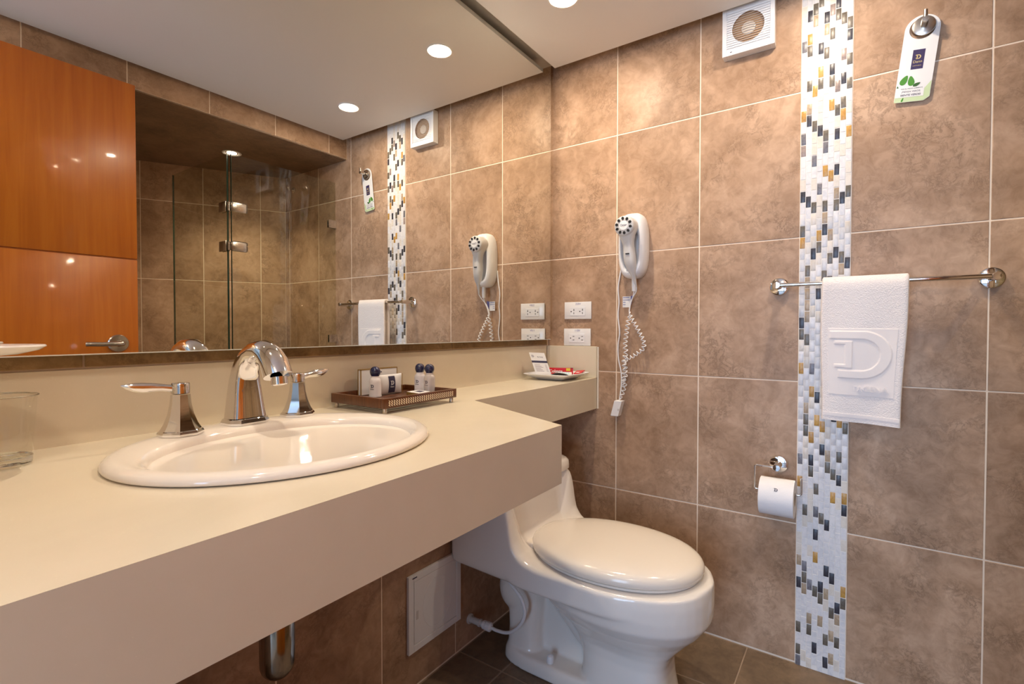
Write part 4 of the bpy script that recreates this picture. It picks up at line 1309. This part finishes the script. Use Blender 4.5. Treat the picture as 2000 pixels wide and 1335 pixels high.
for y in stations:
    h = max(hw(y), 0.012)
    tp_, bt_ = lerp_tab(tops, y), lerp_tab(bots, y)
    k = max(0.0, min(1.0, (-0.50 - y) / 0.2))
    hz2 = (tp_ - bt_) / 2
    zc2 = (tp_ + bt_) / 2
    ne = 9 - 4 * k
    tin = lerp_tab(tops, min(max(y - 0.030, -0.79), 0.02)) if y > -0.40 else tp_
    if y > -0.13:
        tin = tp_
    ring_ = []
    for px, pz, _ in rring(0, 0, 0, h, hz2, ne, 64):
        z = zc2 + pz
        if pz > 0:
            q = min(1.0, max(0.0, (abs(px) - 0.115) / 0.06))
            q = q * q * (3 - 2 * q)
            z = bt_ + (z - bt_) * ((tin - bt_) * (1 - q) + (tp_ - bt_) * q) / (tp_ - bt_)
        xs_ = 0.0075 * min(1.0, max(0.0, (y + 0.34) / 0.12))
        ring_.append((XT + xs_ + px * (1 + xs_ * 5.5), y, z))
    rs.append(ring_)
b.loft(rs)
# bowl and front pedestal
rs = []
for z, cyb, ryb, rxb in ((0.372, -0.450, 0.257, 0.191), (0.345, -0.452, 0.259, 0.193), (0.31, -0.455, 0.256, 0.190), (0.275, -0.462, 0.247, 0.180), (0.24, -0.466, 0.220, 0.156), (0.21, -0.470, 0.188, 0.130), (0.185, -0.474, 0.160, 0.108), (0.16, -0.477, 0.135, 0.096), (0.13, -0.479, 0.124, 0.092), (0.08, -0.482, 0.124, 0.095), (0.03, -0.484, 0.131, 0.102), (0.0008, -0.485, 0.135, 0.106)):
    rs.append(rring(XT, cyb, z, rxb, ryb, 2.25 if z > 0.2 else (2.7 if z > 0.17 else 3.4), 44))
b.loft(rs)
# foot slab
rs = [rring(XT, -0.28, z, hx, hyy, 4, 40) for z, hx, hyy in ((0.0008, 0.108, 0.196), (0.030, 0.106, 0.194), (0.046, 0.100, 0.188))]
b.loft(rs)
# rear column and web
rs = [rring(XT, -0.155, z, hx, hyy, 3.5, 40) for z, hx, hyy in ((0.02, 0.086, 0.062), (0.10, 0.078, 0.058), (0.2, 0.074, 0.066), (0.32, 0.10, 0.09))]
b.loft(rs)
b.box(XT - 0.030, XT + 0.030, -0.44, -0.14, 0.02, 0.30)
# trapway bulges
b.sphere((XT - 0.034, -0.118, 0.218), 0.062, 0.95, 0.95, 1.25, 20, 14)
b.sphere((XT + 0.034, -0.118, 0.218), 0.062, 0.95, 0.95, 1.25, 20, 14)
b.tube(smooth_path([(XT - 0.022, -0.46, 0.115), (XT - 0.020, -0.38, 0.135), (XT - 0.020, -0.31, 0.20), (XT - 0.020, -0.25, 0.255), (XT - 0.020, -0.20, 0.285)], 5), 0.044, 14)
b.tube(smooth_path([(XT + 0.022, -0.46, 0.115), (XT + 0.020, -0.38, 0.135), (XT + 0.020, -0.31, 0.20), (XT + 0.020, -0.25, 0.255), (XT + 0.020, -0.20, 0.285)], 5), 0.044, 14)
raw = bpy.data.objects.new('toilet_source', b.mesh('toilet_source', False, 30, wloc(toilet)))
C.objects.link(raw)
md = raw.modifiers.new('r', 'REMESH'); md.mode = 'VOXEL'; md.voxel_size = 0.0042; md.use_smooth_shade = True
sm = raw.modifiers.new('s', 'SMOOTH'); sm.factor = 0.5; sm.iterations = 12
dg = bpy.context.evaluated_depsgraph_get()
me = bpy.data.meshes.new_from_object(raw.evaluated_get(dg))
bpy.data.objects.remove(raw)
me.name = 'body'
me.materials.clear(); me.materials.append(M_TOILET)
me.polygons.foreach_set('use_smooth', [True] * len(me.polygons))
body = bpy.data.objects.new('body', me)
body.parent = toilet
C.objects.link(body)
# tank lid with a rounded rim
rs = [rring(XT + 0.0075, -0.083, z, 0.2075 * f, 0.1065 * g_, 8, 56) for z, f, g_ in ((0.5565, 0.985, 0.975), (0.5575, 1.0, 1.0), (0.570, 1.0, 1.0), (0.584, 0.992, 0.985), (0.593, 0.955, 0.93), (0.600, 0.90, 0.86), (0.605, 0.80, 0.75), (0.607, 0.5, 0.5), (0.608, 0.05, 0.05))]
obj('tank_lid', B().loft(rs), M_TOILET, toilet, True, 60)
sy_, sa_, sb_ = -0.4335, 0.1855, 0.2530
M_SEAT = mat('seat_plastic', (0.80, 0.72, 0.62), 0.14)
obj('seat_ring', B().loft([rring(XT, sy_, z, sa_ * f, sb_ * f, 2.08, 64) for z, f in ((0.3775, 0.95), (0.3785, 0.965), (0.3845, 0.965), (0.3855, 0.95))]), M_SEAT, toilet, True, 60)
obj('seat_lid', B().loft([rring(XT, sy_, z, sa_ * f, sb_ * f, 2.08, 64) for z, f in ((0.3870, 0.962), (0.3875, 0.985), (0.3905, 1.0), (0.400, 1.0), (0.4085, 0.985), (0.4150, 0.955), (0.4200, 0.90), (0.4245, 0.80), (0.4280, 0.62), (0.4298, 0.36), (0.4303, 0.02))]), M_SEAT, toilet, True, 70)
for s in (-1, 1):
    obj('seat_hinge', B().box(XT + s * 0.085 - 0.022, XT + s * 0.085 + 0.022, -0.222, -0.192, 0.384, 0.402, 0.004, 3), M_SEAT, toilet)
obj('bolt_cap', B().lathe((-0.4925, -0.268, 0.0455), (0, 0, 1), [(0.0105, 0), (0.0115, 0.002), (0.0112, 0.014), (0.009, 0.0205), (0.004, 0.0235), (0, 0.024)], 20), M_WHITE, toilet)

# water valve and supply hose
vv = thing('supply_valve', 'white water supply valve with hose on wall beside toilet base', 'valve', (-0.50, YN, 0.083))
vz = 0.084
obj('valve_body', B().lathe((-0.505, YN - 0.0008, vz), (0, -1, 0), [(0.0165, 0), (0.0165, 0.004), (0.0105, 0.006), (0.0105, 0.040), (0.0125, 0.041), (0.0125, 0.047), (0.009, 0.048), (0.009, 0.056)], 18), M_GREYW, vv)
obj('compression_nut', B().lathe((-0.505, YN - 0.0575, vz), (0, -1, 0), [(0.0095, 0), (0.0135, 0.002), (0.0135, 0.012), (0.0105, 0.013), (0.0145, 0.015), (0.0145, 0.030), (0.008, 0.034)], 12), M_WHITE, vv, True, 25)
obj('supply_hose', B().tube(smooth_path([(-0.505, -0.054, vz), (-0.507, -0.080, vz), (-0.513, -0.120, 0.094), (-0.522, -0.155, 0.117), (-0.533, -0.192, 0.160), (-0.538, -0.206, 0.200), (-0.540, -0.196, 0.236), (-0.540, -0.168, 0.262), (-0.538, -0.135, 0.288), (-0.537, -0.128, 0.305)]), 0.0052, 10), M_WHITE, vv)

# ------------------------------------------------------------------ access panel, trap
acc = thing('access_panel', 'white square access hatch on the tiled wall under the counter', 'access hatch', (-0.671, YN, 0.225))
ax0, ax1, az0, az1 = -0.7865, -0.5600, 0.1120, 0.3370
b = B()
fr_ = 0.020
b.box(ax0, ax0 + fr_, YN - 0.010, YN - 0.0004, az0, az1, 0.001, 1).box(ax1 - fr_, ax1, YN - 0.010, YN - 0.0004, az0, az1, 0.001, 1)
b.box(ax0 + fr_, ax1 - fr_, YN - 0.010, YN - 0.0004, az0, az0 + fr_, 0.001, 1).box(ax0 + fr_, ax1 - fr_, YN - 0.010, YN - 0.0004, az1 - fr_, az1, 0.001, 1)
obj('frame', b, M_WHITE, acc)
obj('hatch_door', B().box(ax0 + fr_ + 0.0025, ax1 - fr_ - 0.0008, YN - 0.0088, YN - 0.003, az0 + fr_ + 0.0008, az1 - fr_ - 0.0008, 0.0006, 1), M_WHITE, acc)
obj('latch', B().box(ax0 + fr_ + 0.010, ax0 + fr_ + 0.018, YN - 0.0098, YN - 0.0086, 0.203, 0.228, 0.0004, 1), M_GREYW, acc)
obj('embossed_ring', B().tube([(-0.668 + 0.062 * math.cos(2 * PI * i / 40), YN - 0.0088, 0.222 + 0.075 * math.sin(2 * PI * i / 40)) for i in range(40)], 0.0006, 5, True), M_WHITE, acc)
obj('badge', B().box(ax0 + 0.014, ax0 + 0.032, YN - 0.0106, YN - 0.0098, az1 - 0.010, az1 - 0.007), M_INK, acc, False)

tX, tY = -1.322, -0.225
trap = thing('sink_trap', 'chrome bottle trap with rounded bottom hanging below the counter apron', 'drain pipe', (tX, tY, 0.462))
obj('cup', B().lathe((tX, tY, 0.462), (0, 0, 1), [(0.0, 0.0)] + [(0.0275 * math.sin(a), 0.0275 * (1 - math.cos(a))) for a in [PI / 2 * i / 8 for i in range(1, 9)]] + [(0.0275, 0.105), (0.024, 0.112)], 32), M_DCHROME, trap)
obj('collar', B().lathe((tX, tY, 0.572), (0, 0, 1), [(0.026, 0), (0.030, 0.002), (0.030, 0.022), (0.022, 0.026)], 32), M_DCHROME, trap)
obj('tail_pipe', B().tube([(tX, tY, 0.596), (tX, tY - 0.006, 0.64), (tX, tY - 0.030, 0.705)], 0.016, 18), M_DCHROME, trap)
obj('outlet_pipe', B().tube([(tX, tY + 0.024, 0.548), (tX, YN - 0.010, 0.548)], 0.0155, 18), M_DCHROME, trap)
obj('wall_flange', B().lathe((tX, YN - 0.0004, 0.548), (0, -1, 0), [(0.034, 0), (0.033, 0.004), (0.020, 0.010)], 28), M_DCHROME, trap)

# ------------------------------------------------------------------ ceiling downlights
def downlight(x, y, z, label, bulb, power=0.0):
    t = thing('downlight', label, 'ceiling light', (x, y, z), 'recessed ceiling downlights')
    obj('trim_ring', B().lathe((x, y, z + 0.002), (0, 0, -1), [(0.046, 0.0025), (0.047, 0.004), (0.044, 0.0065), (0.037, 0.0058), (0.031, 0.0022)], 40, False, False), M_WHITE, t)
    obj('bulb', B().lathe((x, y, z - 0.0005), (0, 0, -1), [(0.0235, 0.0), (0.0230, 0.002), (0.019, 0.0042), (0.012, 0.0056), (0.006, 0.0060), (0, 0.0061)], 28), bulb, t, True, 60)
    if power:
        l = bpy.data.lights.new('downlight_beam', 'SPOT')
        l.energy, l.color = power, LAMP_COLOR
        l.spot_size, l.spot_blend, l.shadow_soft_size = math.radians(115), 1.0, 0.012
        lo = bpy.data.objects.new('downlight_beam', l)
        C.objects.link(lo)
        lo.location = (x, y, z - 0.0155)
    return t
downlight(-0.405, -0.258, ZC, 'lit round downlight in the ceiling near the mirror', M_BULB, 5.0)
downlight(-0.295, -0.925, ZC, 'lit round downlight in the ceiling near the shower header', M_BULB3, 4.0)
downlight(-1.45, -0.27, ZC, 'lit round downlight in the ceiling above the basin', M_BULB2, SPOT_POWER)
dome = thing('dome_lamp', 'lit round glass dome lamp on the ceiling by the bathroom doorway', 'ceiling light', (-2.0, -1.02, ZC))
obj('base_ring', B().lathe((-2.0, -1.02, ZC), (0, 0, -1), [(0.075, 0.0), (0.075, 0.008), (0.066, 0.010)], 40, False, False), M_WHITE, dome)
obj('glass_dome', B().lathe((-2.0, -1.02, ZC - 0.002), (0, 0, -1), [(0.064, 0.0), (0.063, 0.012), (0.054, 0.028), (0.036, 0.039), (0.016, 0.044), (0, 0.045)], 32), mat('lit_dome', (1, 0.95, 0.88), 0.4, emit=LAMP_COLOR, estr=DOME_STRENGTH), dome, True, 60)
downlight(-0.42, -1.74, ZH - 0.0035, 'lit round downlight in the lower shower ceiling', M_BULB2, SHOWER_LAMP)

# ------------------------------------------------------------------ wooden door standing open against the south side (seen in the mirror)
dX0, dX1, dY0, dY1, dZ1 = -1.960, -1.0165, -1.289, -1.250, 1.9665
door = thing('wooden_door', 'orange cherry-wood door seen in the mirror, standing open', 'door', ((dX0 + dX1) / 2, -1.27, 0.01))
gz = 1.3078
obj('upper_panel', B().box(dX0, dX1, dY0, dY1, gz + 0.0025, dZ1, 0.0015, 2), M_DOOR, door)
obj('lower_panel', B().box(dX0, dX1, dY0, dY1, 0.012, gz - 0.0025, 0.0015, 2), M_DOOR, door)
obj('groove', B().box(dX0 + 0.001, dX1 - 0.001, dY0 + 0.006, dY1 - 0.004, gz - 0.003, gz + 0.003), mat('groove_wood', (0.34, 0.08, 0.006), 0.5), door, False)
hx, hzz = -1.0810, 0.9900
obj('rosette', B().lathe((hx, dY1 + 0.0003, hzz), (0, 1, 0), [(0.033, 0), (0.033, 0.006), (0.030, 0.010), (0.012, 0.012), (0.0115, 0.040)], 36), M_STEEL, door)
obj('lever', B().tube(smooth_path([(hx, dY1 + 0.030, hzz), (hx, dY1 + 0.048, hzz), (hx - 0.012, dY1 + 0.054, hzz), (hx - 0.06, dY1 + 0.054, hzz - 0.001), (hx - 0.092, dY1 + 0.052, hzz), (hx - 0.105, dY1 + 0.046, hzz)], 5), 0.0085, 14), M_STEEL, door)

# ------------------------------------------------------------------ shower screen (seen in the mirror)
GZ = 1.8715
gp = thing('shower_screen', 'fixed clear glass shower panel clipped to the tiled wall, seen in the mirror', 'shower screen', (-0.29, -1.434, 0.0))
obj('glass', B().box(-0.5752, -0.004, -1.438, -1.430, 0.02, GZ), M_GLASS, gp, False)
obj('glass_edge', B().box(-0.5766, -0.5752, -1.438, -1.430, 0.02, GZ), M_GLASS_EDGE, gp, False)
for zc_ in (1.635, 0.990):
    obj('wall_clip', B().box(-0.050, -0.0006, -1.443, -1.4385, zc_ - 0.022, zc_ + 0.022, 0.001, 1).box(-0.050, -0.0006, -1.4295, -1.425, zc_ - 0.022, zc_ + 0.022, 0.001, 1), M_CHROME, gp)
gd = thing('shower_door', 'clear glass shower door swung inward on steel hinges, seen in the mirror', 'shower door', (-0.584, -1.75, 0.0))
obj('glass', B().box(-0.590, -0.582, -2.030, -1.4475, 0.02, GZ), M_GLASS, gd, False)
obj('glass_edge', B().box(-0.590, -0.582, -1.4475, -1.4458, 0.02, GZ).box(-0.590, -0.582, -2.0317, -2.030, 0.02, GZ), M_GLASS_EDGE, gd, False)
for zc_ in (1.624, 1.4375):
    hb = B()
    hb.box(-0.579, -0.505, -1.4295, -1.423, zc_ - 0.024, zc_ + 0.024, 0.008, 2)
    hb.box(-0.5815, -0.576, -1.512, -1.448, zc_ - 0.024, zc_ + 0.024, 0.002, 2)
    hb.box(-0.597, -0.5905, -1.512, -1.448, zc_ - 0.024, zc_ + 0.024, 0.002, 2)
    hb.tube([(-0.5835, -1.4405, zc_ - 0.02), (-0.5835, -1.4405, zc_ + 0.02)], 0.007, 14)
    obj('hinge', hb, M_STEEL, gd)
sv = thing('shower_hook', 'small chrome hook on the side wall inside the shower', 'hook', (0, -1.838, 1.892))
obj('plate', B().lathe((-0.0006, -1.838, 1.892), (-1, 0, 0), [(0.017, 0), (0.017, 0.006), (0.012, 0.009), (0, 0.009)], 24), M_CHROME, sv)
obj('peg', B().tube([(-0.009, -1.838, 1.892), (-0.035, -1.838, 1.888), (-0.042, -1.838, 1.905)], 0.005, 12), M_CHROME, sv)
